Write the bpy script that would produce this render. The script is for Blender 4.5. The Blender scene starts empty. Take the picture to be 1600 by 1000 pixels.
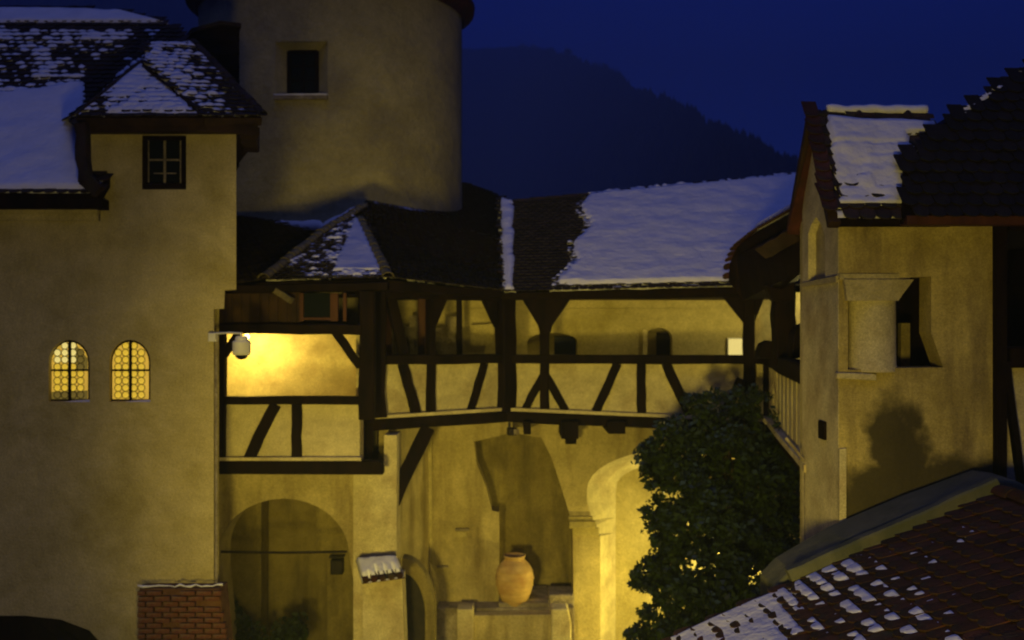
import bpy, bmesh, math, random
from mathutils import Vector, Matrix, noise
random.seed(7)
R = math.radians
scn = bpy.context.scene
C = scn.collection
F = 1600.0; CZ = 6.7

# ------------------------------------------------------------ camera, sky, light, exposure
cam = bpy.data.cameras.new('camera'); camo = bpy.data.objects.new('camera', cam); C.objects.link(camo)
camo.location = (0, 0, CZ); camo.rotation_euler = (R(90), 0, 0)
cam.lens = 36; cam.sensor_width = 36; cam.clip_start = 0.1; cam.clip_end = 6000
cam.dof.use_dof = True; cam.dof.focus_distance = 5.0; cam.dof.aperture_fstop = 2.6
scn.camera = camo
w = bpy.data.worlds.new('World'); scn.world = w; w.use_nodes = True
nt = w.node_tree; bg = nt.nodes['Background']
sky = nt.nodes.new('ShaderNodeTexSky'); sky.sky_type = 'NISHITA'; sky.sun_disc = False
sky.sun_elevation = R(-4.0); sky.sun_rotation = R(20); sky.air_density = 1.0; sky.dust_density = 0.6; sky.ozone_density = 3.0
tint = nt.nodes.new('ShaderNodeMix'); tint.data_type = 'RGBA'; tint.blend_type = 'MULTIPLY'; tint.inputs[0].default_value = 1
tint.inputs[7].default_value = (0.02, 0.18, 1.0, 1)
nt.links.new(sky.outputs[0], tint.inputs[6]); nt.links.new(tint.outputs[2], bg.inputs[0])
bg.inputs[1].default_value = 4.7
sd = bpy.data.lights.new('dusk_sun', 'SUN'); so = bpy.data.objects.new('dusk_sun', sd); C.objects.link(so)
sd.energy = 0.56; sd.angle = R(40); sd.color = (0.25, 0.33, 1.0)
so.rotation_euler = (R(14), R(-6), 0); so.location = (0, 0, 60)
vs = scn.view_settings; vs.view_transform = 'Standard'; vs.look = 'None'; vs.exposure = 0; vs.gamma = 1; vs.use_curve_mapping = False
WARM = (1.0, 0.745, 0.13)

# ------------------------------------------------------------ helpers
ORG = {}
def V(*a): return Vector(a)
def P(px, py, Y): return Vector(((px-800)/F*Y, Y, CZ-(py-500)/F*Y))
def ray(px, py): return Vector(((px-800)/F, 1, -(py-500)/F))
def RP(px, py, p0, n):
    d = ray(px, py); o = Vector((0, 0, CZ)); return o+d*((p0-o).dot(n)/d.dot(n))
def pix(p): return (800+p.x/p.y*F, 500-(p.z-CZ)/p.y*F)
def M(n): return bpy.data.materials[n]

def thing(name, label, cat, loc, group=None):
    o = bpy.data.objects.new(name, None); C.objects.link(o); o.location = loc
    o['label'] = label; o['category'] = cat
    if group: o['group'] = group
    o.empty_display_size = .2
    ORG[o.name] = Vector(loc); return o
def link(name, me, parent, mat4=None, mat=None, kind=None, label=None):
    o = bpy.data.objects.new(name, me); C.objects.link(o)
    org = ORG[parent.name] if parent else Vector((0, 0, 0))
    if parent: o.parent = parent
    if mat4 is not None:
        o.matrix_local = Matrix.Translation(-org) @ mat4
    ORG[o.name] = org
    if kind: o['kind'] = kind
    if label: o['label'] = label
    return o

class MB:
    def __init__(s): s.v = []; s.f = []
    def add(s, vs, fs):
        n = len(s.v); s.v += [Vector(x) for x in vs]; s.f += [tuple(i+n for i in f) for f in fs]; return s
    def box(s, c, sz, rz=0):
        h = [x/2 for x in sz]; m = Matrix.Rotation(rz, 3, 'Z')
        vs = [Vector(c)+m@Vector((sx*h[0], sy*h[1], sz_*h[2])) for sz_ in (-1, 1) for sy in (-1, 1) for sx in (-1, 1)]
        return s.add(vs, [(0, 2, 3, 1), (4, 5, 7, 6), (0, 1, 5, 4), (2, 6, 7, 3), (0, 4, 6, 2), (1, 3, 7, 5)])
    def prism(s, pts, off):
        n = len(pts); off = Vector(off)
        vs = list(pts)+[p+off for p in pts]
        fs = [tuple(range(n)), tuple(range(2*n-1, n-1, -1))]
        fs += [(i, i+n, (i+1) % n+n, (i+1) % n) for i in range(n)]
        return s.add(vs, fs)
    def beam(s, p0, p1, wd, dp, nrm, segs=5, jit=.05, ch=.18):
        p0 = Vector(p0); p1 = Vector(p1); a = (p1-p0).normalized(); nrm = Vector(nrm)
        n = (nrm-a*nrm.dot(a)).normalized(); sd_ = a.cross(n)
        prof = []
        c = ch
        for x, y in ((-1, -1+c), (-1+c, -1), (1-c, -1), (1, -1+c), (1, 1-c), (1-c, 1), (-1+c, 1), (-1, 1-c)): prof.append((x/2, y/2))
        vs = []; fs = []
        for i in range(segs+1):
            t = i/segs; cc = p0.lerp(p1, t)
            j1 = random.uniform(-jit, jit)*wd; k = 1+random.uniform(-jit, jit)
            for x, y in prof: vs.append(cc+sd_*(x*wd*k+j1)+n*(y*dp*k))
        for i in range(segs):
            for j in range(8):
                fs.append((i*8+j, i*8+(j+1) % 8, (i+1)*8+(j+1) % 8, (i+1)*8+j))
        fs.append(tuple(range(7, -1, -1))); fs.append(tuple(range(segs*8, segs*8+8)))
        return s.add(vs, fs)
    def tube(s, pts, rad, n=8, caps=True):
        vs = []; fs = []
        rads = rad if isinstance(rad, (list, tuple)) else [rad]*len(pts)
        for i, p in enumerate(pts):
            a = (pts[min(i+1, len(pts)-1)]-pts[max(i-1, 0)]).normalized()
            u = a.orthogonal().normalized() if abs(a.z) > .9 else a.cross(Vector((0, 0, 1))).normalized()
            w_ = a.cross(u)
            for j in range(n):
                t = 2*math.pi*j/n; vs.append(p+(u*math.cos(t)+w_*math.sin(t))*rads[i])
        for i in range(len(pts)-1):
            for j in range(n): fs.append((i*n+j, i*n+(j+1) % n, (i+1)*n+(j+1) % n, (i+1)*n+j))
        if caps: fs.append(tuple(range(n-1, -1, -1))); fs.append(tuple(range((len(pts)-1)*n, len(pts)*n)))
        return s.add(vs, fs)
    def lathe(s, c, prof, n=32, a0=0, a1=2*math.pi):
        vs = []; fs = []; c = Vector(c)
        for r, z in prof:
            for j in range(n):
                t = a0+(a1-a0)*j/n; vs.append(c+Vector((r*math.cos(t), r*math.sin(t), z)))
        for i in range(len(prof)-1):
            for j in range(n): fs.append((i*n+j, i*n+(j+1) % n, (i+1)*n+(j+1) % n, (i+1)*n+j))
        return s.add(vs, fs)
    def wall(s, loops, mp, off):
        """loops: pixel outlines (outer, holes...); mp maps pixel -> point; off: thickness vector"""
        bm = bmesh.new(); es = []; rings = []
        for L in loops:
            vv = [bm.verts.new((x, -y, 0)) for x, y in L]
            rings.append(vv)
            for i in range(len(vv)): es.append(bm.edges.new((vv[i], vv[(i+1) % len(vv)])))
        bm.verts.index_update()
        bmesh.ops.triangle_fill(bm, use_beauty=True, use_dissolve=False, edges=es)
        bm.verts.index_update()
        pts = [mp(v.co.x, -v.co.y) for v in bm.verts]; n = len(pts); off = Vector(off)
        fs = [tuple(v.index for v in f.verts) for f in bm.faces]
        allf = list(fs)+[tuple(i+n for i in reversed(f)) for f in fs]
        for vv in rings:
            for i in range(len(vv)):
                a = vv[i].index; b = vv[(i+1) % len(vv)].index; allf.append((a, b, b+n, a+n))
        bm.free()
        return s.add(pts+[p+off for p in pts], allf)
    def build(s, name, mat, parent, smooth=False, kind=None, label=None, bevel=0):
        org = ORG[parent.name] if parent else Vector((0, 0, 0))
        me = bpy.data.meshes.new(name); me.from_pydata([v-org for v in s.v], [], s.f); me.update()
        bm = bmesh.new(); bm.from_mesh(me); bmesh.ops.recalc_face_normals(bm, faces=bm.faces)
        if smooth:
            for f in bm.faces: f.smooth = True
        bm.to_mesh(me); bm.free()
        me.materials.append(M(mat) if isinstance(mat, str) else mat)
        o = link(name, me, parent, None, None, kind, label)
        if bevel:
            b = o.modifiers.new('bevel', 'BEVEL'); b.width = bevel; b.segments = 2; b.limit_method = 'ANGLE'; b.angle_limit = R(40)
        return o

def arc(cx, cy, rx, ry, a0, a1, n):
    return [(cx+rx*math.cos(R(a0+(a1-a0)*i/n)), cy-ry*math.sin(R(a0+(a1-a0)*i/n))) for i in range(n+1)]
def at(Y): return lambda x, y: P(x, y, Y)

# ------------------------------------------------------------ materials
def new_mat(name):
    m = bpy.data.materials.new(name); m.use_nodes = True; nt = m.node_tree
    b = nt.nodes['Principled BSDF']; return m, nt, b
def noise_mat(name, c1, c2, scale=3, rough=.9, bump=.3, bscale=40, stretch=(1, 1, 1), c3=None, s3=1.2, lo=.35, hi=.65, spec=.25, bdist=.02, streak=0):
    m, nt, b = new_mat(name); N = nt.nodes; L = nt.links
    tc = N.new('ShaderNodeTexCoord'); mp = N.new('ShaderNodeMapping'); mp.inputs['Scale'].default_value = stretch
    L.new(tc.outputs['Object'], mp.inputs[0])
    n1 = N.new('ShaderNodeTexNoise'); n1.inputs['Scale'].default_value = scale; n1.inputs['Detail'].default_value = 8; n1.inputs['Roughness'].default_value = .62
    L.new(mp.outputs[0], n1.inputs[0])
    cr = N.new('ShaderNodeValToRGB'); cr.color_ramp.elements[0].position = lo; cr.color_ramp.elements[1].position = hi
    cr.color_ramp.elements[0].color = (*c1, 1); cr.color_ramp.elements[1].color = (*c2, 1)
    L.new(n1.outputs[0], cr.inputs[0]); col = cr.outputs[0]
    if c3:
        n3 = N.new('ShaderNodeTexNoise'); n3.inputs['Scale'].default_value = s3; n3.inputs['Detail'].default_value = 6; n3.inputs['Roughness'].default_value = .6
        mp3 = N.new('ShaderNodeMapping'); mp3.inputs['Location'].default_value = (3.1, 7.7, 1.3)
        if streak: mp3.inputs['Scale'].default_value = (streak, streak, 0.35)
        L.new(tc.outputs['Object'], mp3.inputs[0]); L.new(mp3.outputs[0], n3.inputs[0])
        r3 = N.new('ShaderNodeValToRGB'); r3.color_ramp.elements[0].position = .48; r3.color_ramp.elements[1].position = .72
        L.new(n3.outputs[0], r3.inputs[0])
        mx = N.new('ShaderNodeMix'); mx.data_type = 'RGBA'; L.new(r3.outputs[0], mx.inputs[0]); L.new(col, mx.inputs[6]); mx.inputs[7].default_value = (*c3, 1)
        col = mx.outputs[2]
    if 'plaster' in name or name == 'stone':
        for sc_, a_, dd in ((7, .11, 6), (42, .22, 3), (120, .22, 2)):
            ng = N.new('ShaderNodeTexNoise'); ng.inputs['Scale'].default_value = sc_; ng.inputs['Detail'].default_value = dd; ng.inputs['Roughness'].default_value = .7
            L.new(tc.outputs['Object'], ng.inputs[0])
            mr = N.new('ShaderNodeMapRange'); mr.inputs[1].default_value = .3; mr.inputs[2].default_value = .7; mr.inputs[3].default_value = 1-a_; mr.inputs[4].default_value = 1+a_
            L.new(ng.outputs[0], mr.inputs[0]); mm = N.new('ShaderNodeMix'); mm.data_type = 'RGBA'; mm.blend_type = 'MULTIPLY'; mm.inputs[0].default_value = 1
            L.new(col, mm.inputs[6]); L.new(mr.outputs[0], mm.inputs[7]); col = mm.outputs[2]
    L.new(col, b.inputs['Base Color']); b.inputs['Roughness'].default_value = rough; b.inputs['Specular IOR Level'].default_value = spec
    n2 = N.new('ShaderNodeTexNoise'); n2.inputs['Scale'].default_value = bscale; n2.inputs['Detail'].default_value = 5
    L.new(mp.outputs[0], n2.inputs[0])
    n4 = N.new('ShaderNodeTexNoise'); n4.inputs['Scale'].default_value = 1.7; n4.inputs['Detail'].default_value = 3; L.new(mp.outputs[0], n4.inputs[0])
    ad = N.new('ShaderNodeMath'); ad.operation = 'MULTIPLY_ADD'; L.new(n4.outputs[0], ad.inputs[0]); ad.inputs[1].default_value = 3.0; L.new(n2.outputs[0], ad.inputs[2])
    bp = N.new('ShaderNodeBump'); bp.inputs['Strength'].default_value = bump; bp.inputs['Distance'].default_value = bdist
    L.new(ad.outputs[0], bp.inputs['Height']); L.new(bp.outputs[0], b.inputs['Normal'])
    return m, nt, b, col
noise_mat('plaster', (.44, .38, .17), (.56, .49, .24), 1.4, .92, .55, 22, c3=(.33, .28, .09), s3=.9, bdist=.03)
noise_mat('plaster_streaked', (.40, .34, .15), (.56, .48, .23), 1.8, .92, .6, 20, c3=(.25, .20, .08), s3=1.3, bdist=.03, streak=2.2)
noise_mat('plaster_light', (.54, .48, .26), (.70, .63, .36), 2.5, .9, .4, 25, c3=(.42, .34, .18), s3=2.0, bdist=.02)
noise_mat('plaster_dim', (.22, .18, .06), (.32, .27, .10), 2, .95, .6, 20, c3=(.12, .10, .04), s3=1.2, streak=2)  # darker copy, also puts niche and passage shade into the colour
noise_mat('plaster_mid', (.30, .25, .09), (.42, .36, .14), 2, .95, .6, 20, c3=(.22, .18, .07), s3=1.2)
noise_mat('tower_plaster', (.36, .32, .16), (.50, .45, .23), .9, .92, .6, 14, c3=(.25, .23, .18), s3=.5, bdist=.04)
noise_mat('stone', (.22, .19, .14), (.42, .37, .27), 4, .9, .8, 18, c3=(.15, .12, .08), s3=3, bdist=.04)
noise_mat('timber', (.006, .004, .003), (.016, .009, .005), 3, .75, .5, 30, stretch=(2, 2, .5), bdist=.01, spec=.08)
noise_mat('red_timber', (.05, .016, .007), (.09, .03, .012), 3, .6, .4, 30, stretch=(2, 2, .5), bdist=.01)
noise_mat('iron', (.01, .009, .008), (.03, .022, .018), 6, .55, .3, 40)
noise_mat('ridge_mortar', (.10, .09, .05), (.24, .2, .10), 6, .9, .8, 20, bdist=.03)
noise_mat('coping', (.08, .09, .055), (.15, .15, .09), 3, .9, .6, 20, c3=(.1, .11, .07), s3=2)
noise_mat('brick_mat', (.07, .026, .014), (.16, .055, .028), 9, .92, .8, 25, c3=(.3, .2, .12), s3=5, bdist=.02)
noise_mat('mortar', (.09, .04, .02), (.16, .08, .04), 6, .95, .8, 20)
noise_mat('terracotta', (.50, .34, .13), (.70, .50, .21), 3, .7, .3, 30, stretch=(1, 1, 3), c3=(.48, .26, .09), s3=3)
noise_mat('snow_mat', (.76, .78, .82), (.86, .87, .9), 3, .6, .5, 14, bdist=.03)
noise_mat('paving', (.08, .07, .05), (.16, .14, .1), 2, .8, .6, 10, c3=(.5, .5, .52), s3=.6)
noise_mat('ground_mat', (.05, .05, .04), (.12, .12, .1), .05, .95, .2, 1, c3=(.45, .46, .5), s3=.03)
noise_mat('forest', (.012, .018, .012), (.04, .05, .035), .05, 1.0, .3, .5, spec=0)
noise_mat('bark', (.03, .022, .015), (.09, .07, .05), 6, .9, .8, 25)
noise_mat('white_paint', (.62, .62, .6), (.72, .72, .7), 5, .45, .05, 30)
noise_mat('black_plastic', (.01, .01, .01), (.015, .015, .015), 5, .15, 0, 30, spec=.5)
noise_mat('soffit_wood', (.022, .013, .006), (.055, .03, .013), 3, .8, .4, 30, bdist=.01)
def tile_mat(name, c1, c2, c3):
    m, nt, b, col = noise_mat(name, c1, c2, 5, .85, .6, 30, c3=c3, s3=3.0)
    N = nt.nodes; L = nt.links
    oi = N.new('ShaderNodeObjectInfo'); hs = N.new('ShaderNodeHueSaturation')
    ma = N.new('ShaderNodeMapRange'); ma.inputs[3].default_value = .6; ma.inputs[4].default_value = 1.35
    L.new(oi.outputs['Random'], ma.inputs[0]); L.new(ma.outputs[0], hs.inputs['Value']); L.new(col, hs.inputs['Color']); L.new(hs.outputs[0], b.inputs['Base Color'])
tile_mat('tile_dark', (.018, .012, .009), (.052, .028, .02), (.045, .042, .02))
tile_mat('tile_black', (.006, .005, .004), (.018, .012, .009), (.02, .02, .012))
tile_mat('tile_red', (.035, .013, .008), (.10, .031, .018), (.05, .045, .025))
m, nt, b, col = noise_mat('plaster_shadowed', (.36, .29, .09), (.58, .48, .17), 1.8, .92, .6, 20, c3=(.2, .155, .07), s3=1.3, streak=2.2)
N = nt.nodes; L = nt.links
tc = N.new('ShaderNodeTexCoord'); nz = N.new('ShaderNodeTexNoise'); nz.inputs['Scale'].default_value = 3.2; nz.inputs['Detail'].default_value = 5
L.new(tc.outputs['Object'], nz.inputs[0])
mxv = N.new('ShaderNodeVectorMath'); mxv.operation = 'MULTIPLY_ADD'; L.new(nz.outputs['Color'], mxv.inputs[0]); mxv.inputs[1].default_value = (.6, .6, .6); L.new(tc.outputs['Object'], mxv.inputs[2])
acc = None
for cx_, cz_, rx_, rz_ in ((.12, 5.60, .34, .62), (.12, 5.02, 1.0, .46), (.75, 5.15, .95, .42)):  # dark cast-shadow blobs painted into the wall colour
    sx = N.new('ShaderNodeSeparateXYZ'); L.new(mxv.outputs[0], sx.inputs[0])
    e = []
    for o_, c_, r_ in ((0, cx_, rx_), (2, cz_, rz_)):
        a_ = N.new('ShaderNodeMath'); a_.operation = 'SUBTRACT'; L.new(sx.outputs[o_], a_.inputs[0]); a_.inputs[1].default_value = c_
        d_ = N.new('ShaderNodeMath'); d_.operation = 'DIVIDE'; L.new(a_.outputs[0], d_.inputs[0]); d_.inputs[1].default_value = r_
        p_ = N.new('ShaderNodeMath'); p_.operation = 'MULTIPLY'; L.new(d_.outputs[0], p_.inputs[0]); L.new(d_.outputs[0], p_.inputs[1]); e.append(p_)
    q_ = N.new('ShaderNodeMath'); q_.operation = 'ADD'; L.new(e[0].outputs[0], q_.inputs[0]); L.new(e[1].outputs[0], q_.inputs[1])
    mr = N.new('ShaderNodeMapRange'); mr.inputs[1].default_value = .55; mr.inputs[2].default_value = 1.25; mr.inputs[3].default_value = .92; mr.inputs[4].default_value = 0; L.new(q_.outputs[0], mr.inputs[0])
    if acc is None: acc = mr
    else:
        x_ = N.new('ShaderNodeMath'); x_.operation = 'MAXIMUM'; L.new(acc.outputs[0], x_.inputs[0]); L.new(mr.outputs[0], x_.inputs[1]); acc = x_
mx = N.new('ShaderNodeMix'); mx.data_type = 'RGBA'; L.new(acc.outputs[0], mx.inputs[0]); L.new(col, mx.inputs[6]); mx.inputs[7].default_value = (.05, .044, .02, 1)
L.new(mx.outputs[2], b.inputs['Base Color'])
# leaves
m, nt, b = new_mat('leaf'); N = nt.nodes; L = nt.links
ge = N.new('ShaderNodeNewGeometry'); cr = N.new('ShaderNodeValToRGB')
cr.color_ramp.elements[0].color = (.007, .013, .004, 1); cr.color_ramp.elements[1].color = (.030, .054, .012, 1)
L.new(ge.outputs['Random Per Island'], cr.inputs[0]); L.new(cr.outputs[0], b.inputs['Base Color']); b.inputs['Roughness'].default_value = .5
# glass
m, nt, b = new_mat('dark_glass'); b.inputs['Base Color'].default_value = (.010, .014, .013, 1); b.inputs['Roughness'].default_value = .12; b.inputs['Specular IOR Level'].default_value = .2
def emit_mat(name, col, s, var=.0):
    m, nt, b = new_mat(name); b.inputs['Base Color'].default_value = (.2, .15, .08, 1); b.inputs['Emission Color'].default_value = (*col, 1); b.inputs['Emission Strength'].default_value = s
    b.inputs['Roughness'].default_value = .3
    if var:
        N = nt.nodes; tc = N.new('ShaderNodeTexCoord'); n = N.new('ShaderNodeTexNoise'); n.inputs['Scale'].default_value = 3.5
        nt.links.new(tc.outputs['Object'], n.inputs[0]); mr = N.new('ShaderNodeMapRange'); mr.inputs[1].default_value = .3; mr.inputs[2].default_value = .7
        mr.inputs[3].default_value = s*(1-var); mr.inputs[4].default_value = s*(1+var); nt.links.new(n.outputs[0], mr.inputs[0]); nt.links.new(mr.outputs[0], b.inputs['Emission Strength'])
emit_mat('lit_pane', (1, .64, .05), .66, .18)
emit_mat('lit_pane_pale', (1, .80, .24), .80, .12)
emit_mat('lit_glass', (1, .60, .07), .56, .15)
emit_mat('dim_pane', (1, .72, .12), .11, .3)
emit_mat('bulb', (1, .75, .3), 6)
emit_mat('alcove_glow', (1, .8, .25), .75)

# ------------------------------------------------------------ roofs
def inside(pt, poly):
    x, y = pt; c = False; n = len(poly)
    for i in range(n):
        x1, y1 = poly[i]; x2, y2 = poly[(i+1) % n]
        if (y1 > y) != (y2 > y) and x < (x2-x1)*(y-y1)/(y2-y1)+x1: c = not c
    return c
def edist(pt, poly):
    best = 1e9; px, py = pt; n = len(poly)
    for i in range(n):
        ax, ay = poly[i]; bx, by = poly[(i+1) % n]; dx, dy = bx-ax, by-ay
        t = max(0, min(1, ((px-ax)*dx+(py-ay)*dy)/(dx*dx+dy*dy+1e-12)))
        best = min(best, math.hypot(px-ax-t*dx, py-ay-t*dy))
    return best
_tile = {}
def tile_geo(tw, ex):
    Ln = ex*1.9; h = tw/2*.96
    prof = [(-h, Ln), (-h, tw*.30), (-h*.72, tw*.10), (-h*.3, 0), (h*.3, 0), (h*.72, tw*.10), (h, tw*.30), (h, Ln)]
    vs = []
    for dz in (.0, -.016):
        for x, y in prof: vs.append(Vector((x, y, .050*(1-y/Ln)+.018+dz)))
    n = len(prof)
    fs = [tuple(range(n-1, -1, -1)), tuple(range(n, 2*n))]+[(i, (i+1) % n, (i+1) % n+n, i+n) for i in range(n)]
    return vs, fs
def tile_mesh(tw, ex, mat):
    k = (round(tw, 3), round(ex, 3), mat)
    if k not in _tile:
        vs, fs = tile_geo(tw, ex); me = bpy.data.meshes.new('tile'); me.from_pydata(vs, [], fs); me.materials.append(M(mat)); me.update(); _tile[k] = me
    return _tile[k]
def roof(parent, name, pts, tw=.18, ex=.15, tmat='tile_dark', cov=None, singles=150, cs=.045, deck_t=.12, thick=.055, tipk=1.0, seed=0, deck_mat='timber', skip=None, rndk=1.3):
    """pts: planar outline, pts[0]->pts[1] the eave. cov(px,py)-> snow amount -1..1"""
    p0 = pts[0]; u = (pts[1]-pts[0]).normalized(); n = None
    for q in pts[2:]:
        c = u.cross(q-p0)
        if c.length > .3: n = c.normalized(); break
    if n.z < 0: n = -n
    v = n.cross(u)
    if (pts[-1]-p0).dot(v) < 0 and (pts[2]-p0).dot(v) < 0: v = -v
    u2 = v.cross(n)    # right handed with v,n
    poly = [((q-p0).dot(u), (q-p0).dot(v)) for q in pts]
    pl = [p0+u*a+v*b for a, b in poly]
    deck = MB().prism([q-n*.005 for q in pl], -n*deck_t).build(name, deck_mat, parent)
    us = [a for a, b in poly]; vv = [b for a, b in poly]
    rows = []; j = 0; vb = min(vv)
    while vb+j*ex < max(vv):
        k = 0; off = .5*tw if j % 2 else 0
        while min(us)+off+k*tw < max(us):
            a = min(us)+off+k*tw; b = vb+j*ex
            if inside((a, b+ex*.5), poly):
                q = p0+u*a+v*(b-.06)
                rows.append((a, b, q))
            k += 1
        j += 1
    rng = random.Random(seed+5)
    def frame(q):
        ang = rng.uniform(-.03, .03); m = Matrix((u2, v, n)).transposed().to_4x4()
        return Matrix.Translation(q+n*rng.uniform(0, .010)) @ m @ Matrix.Rotation(ang, 4, 'Z') @ Matrix.Rotation(rng.uniform(-.03, .03), 4, 'X')
    def vis(q):
        x, y = pix(q) if q.y > .5 else (9e9, 9e9)
        hid = skip(x, y) if skip else False
        return (0 if (-10 < x < 1610 and -10 < y < 1010 and not hid) else 1, (cov(x, y) > .5) if cov else 0, q.length)
    rows.sort(key=lambda r: vis(r[2]))
    me = tile_mesh(tw, ex, tmat)
    for a, b, q in rows[:singles]: link('tile', me, deck, frame(q))
    rest = rows[singles:]
    if rest:
        g, fs = tile_geo(tw, ex); mb = MB()
        for a, b, q in rest:
            m = frame(q); mb.add([m@x for x in g], fs)
        mb.build('tiles', tmat, deck, kind='stuff')
    if cov:
        nu = int((max(us)-min(us))/cs)+1; nv = int((max(vv)-vb)/cs)+1
        H = {}
        for i in range(nu+1):
            for jn in range(nv+1):
                a = min(us)+i*cs; b = vb+jn*cs
                if not inside((a, b), poly): continue
                q = p0+u*a+v*b
                if q.y < 1: continue
                x, y = pix(q); c = cov(x, y)
                if c < -1.2: continue
                row = math.floor((b+.06)/ex+1e-6); t = ((b+.06)/ex)-row
                off = .5 if (row-round(vb/ex)) % 2 else 0
                du = abs(((a-min(us))/tw-off+.5) % 1-.5)
                patt = (1.0 if t > .45 else -1+t*4.4)-du*1.5
                nz = noise.noise(Vector((a*1.3+seed*9, b*1.3, seed)))*.5+noise.noise(Vector((a*6, b*6, seed+3)))*.45
                amt = 1-min(1, abs(c))
                cc = c*1.6+tipk*(amt*.9+.02)*patt*.8+nz*(.4+amt)
                ti = math.floor((a-min(us))/tw-off+.5); hh = math.sin(ti*12.9898+row*78.233+seed)*43758.5453; hh -= math.floor(hh)
                cc += (hh-.5)*rndk*amt
                d = edist((a, b), poly)
                cc = min(cc, d*14-.5)
                H[i, jn] = (max(-.05, min(thick, cc*.05))+.040+.018*noise.noise(Vector((a*2.2, b*2.2, 5))), cc)
        mb = MB(); idx = {}
        for (i, jn), (h, cc) in H.items():
            idx[i, jn] = len(mb.v); mb.v.append(p0+u*(min(us)+i*cs)+v*(vb+jn*cs)+n*h)
        for (i, jn) in H:
            ks = [(i, jn), (i+1, jn), (i+1, jn+1), (i, jn+1)]
            if all(k in H for k in ks) and max(H[k][1] for k in ks) > -.7: mb.f.append(tuple(idx[k] for k in ks))
        if mb.f: mb.build('snow', 'snow_mat', deck, smooth=True, kind='stuff')
    return deck
def ridge_tiles(parent, p0, p1, r=.11, ln=.34, mat='tile_dark', name='ridge_tile', lift=.03):
    d = p1-p0; k = max(1, int(d.length/ln)); a = d.normalized(); side = a.cross(Vector((0, 0, 1))).normalized(); up = side.cross(a)
    mb = MB()
    n = 7
    g = []
    for y, rr in ((0, r*1.12), (ln*1.12, r*.92)):
        for i in range(n+1):
            t = math.pi*i/n; g.append(Vector((math.cos(t)*rr, y, math.sin(t)*rr*.8)))
    for y, rr in ((0, r*.95), (ln*1.12, r*.78)):
        for i in range(n+1):
            t = math.pi*i/n; g.append(Vector((math.cos(t)*rr, y, math.sin(t)*rr*.8)))
    fs = []
    m_ = n+1
    for i in range(n): fs += [(i, i+1, i+1+m_, i+m_), (2*m_+i, 3*m_+i, 3*m_+i+1, 2*m_+i+1), (i, 2*m_+i, 2*m_+i+1, i+1)]
    me = bpy.data.meshes.new('ridge_tile'); me.from_pydata(g, [], fs); me.materials.append(M(mat)); me.update()
    for i in range(k):
        q = p0+a*(i*d.length/k)+up*lift
        m = Matrix((side, a, up)).transposed().to_4x4()
        link(name, me, parent, Matrix.Translation(q+Vector((0, 0, random.uniform(-.01, .01)))) @ m @ Matrix.Rotation(random.uniform(-.03, .03), 4, 'Z'))

def lamp(name, label, loc, power, col=WARM, rad=.06, cat='lamp', aim=None, spot=None, blend=.5):
    """a wall lantern or floodlight with its own housing"""
    t = thing(name, label, cat, loc); loc = Vector(loc)
    if aim is not None:
        d = (Vector(aim)-loc).normalized(); q = d.to_track_quat('-Z', 'Y')
        ld = bpy.data.lights.new('light', 'SPOT'); ld.spot_size = R(spot); ld.spot_blend = blend
        side = d.cross(Vector((0, 0, 1))).normalized(); up = side.cross(d)
        hb = MB(); b0 = loc-d*.22
        hb.prism([b0+side*.16+up*.11, b0-side*.16+up*.11, b0-side*.16-up*.11, b0+side*.16-up*.11], d*.17)
        hb.build('housing', 'iron', t)
        b1 = loc-d*.045
        MB().prism([b1+side*.14+up*.09, b1-side*.14+up*.09, b1-side*.14-up*.09, b1+side*.14-up*.09], d*.01).build('lens', 'bulb', t)
        MB().tube([b0-Vector((0, 0, .12)), Vector((b0.x, b0.y, 0 if b0.z < 4 else b0.z-.6))], .025).build('pole', 'iron', t)
        lo = bpy.data.objects.new('light', ld); lo.rotation_euler = q.to_euler()
    else:
        ld = bpy.data.lights.new('light', 'POINT')
        lo = bpy.data.objects.new('light', ld); lo.location = (0, -.03, -.13)
        MB().lathe(loc, [(.001, -.05), (.035, -.04), (.05, 0), (.035, .04), (.001, .05)], 12).build('bulb', 'bulb', t, smooth=True)
        MB().lathe(loc, [(.03, .13), (.13, .07), (.135, .055), (.03, .10)], 16).build('lamp_shade', 'iron', t)
        MB().tube([loc+Vector((0, 0, .12)), loc+Vector((0, .1, .2)), loc+Vector((0, .22, .2))], .012).build('bracket', 'iron', t)
    C.objects.link(lo); lo.parent = t; ld.energy = power; ld.color = col; ld.shadow_soft_size = rad
    ORG[lo.name] = loc
    return t
PI = math.pi

# ============================================================ SETTING
MB().add([(-1500, -300, -.03), (1500, -300, -.03), (1500, 2500, -.03), (-1500, 2500, -.03)], [(0, 1, 2, 3)]).build('ground', 'ground_mat', None, kind='structure')
MB().add([(-16, 2, 0), (12, 2, 0), (12, 26, 0), (-16, 26, 0)], [(0, 1, 2, 3)]).build('courtyard_paving', 'paving', None, kind='structure')
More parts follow.
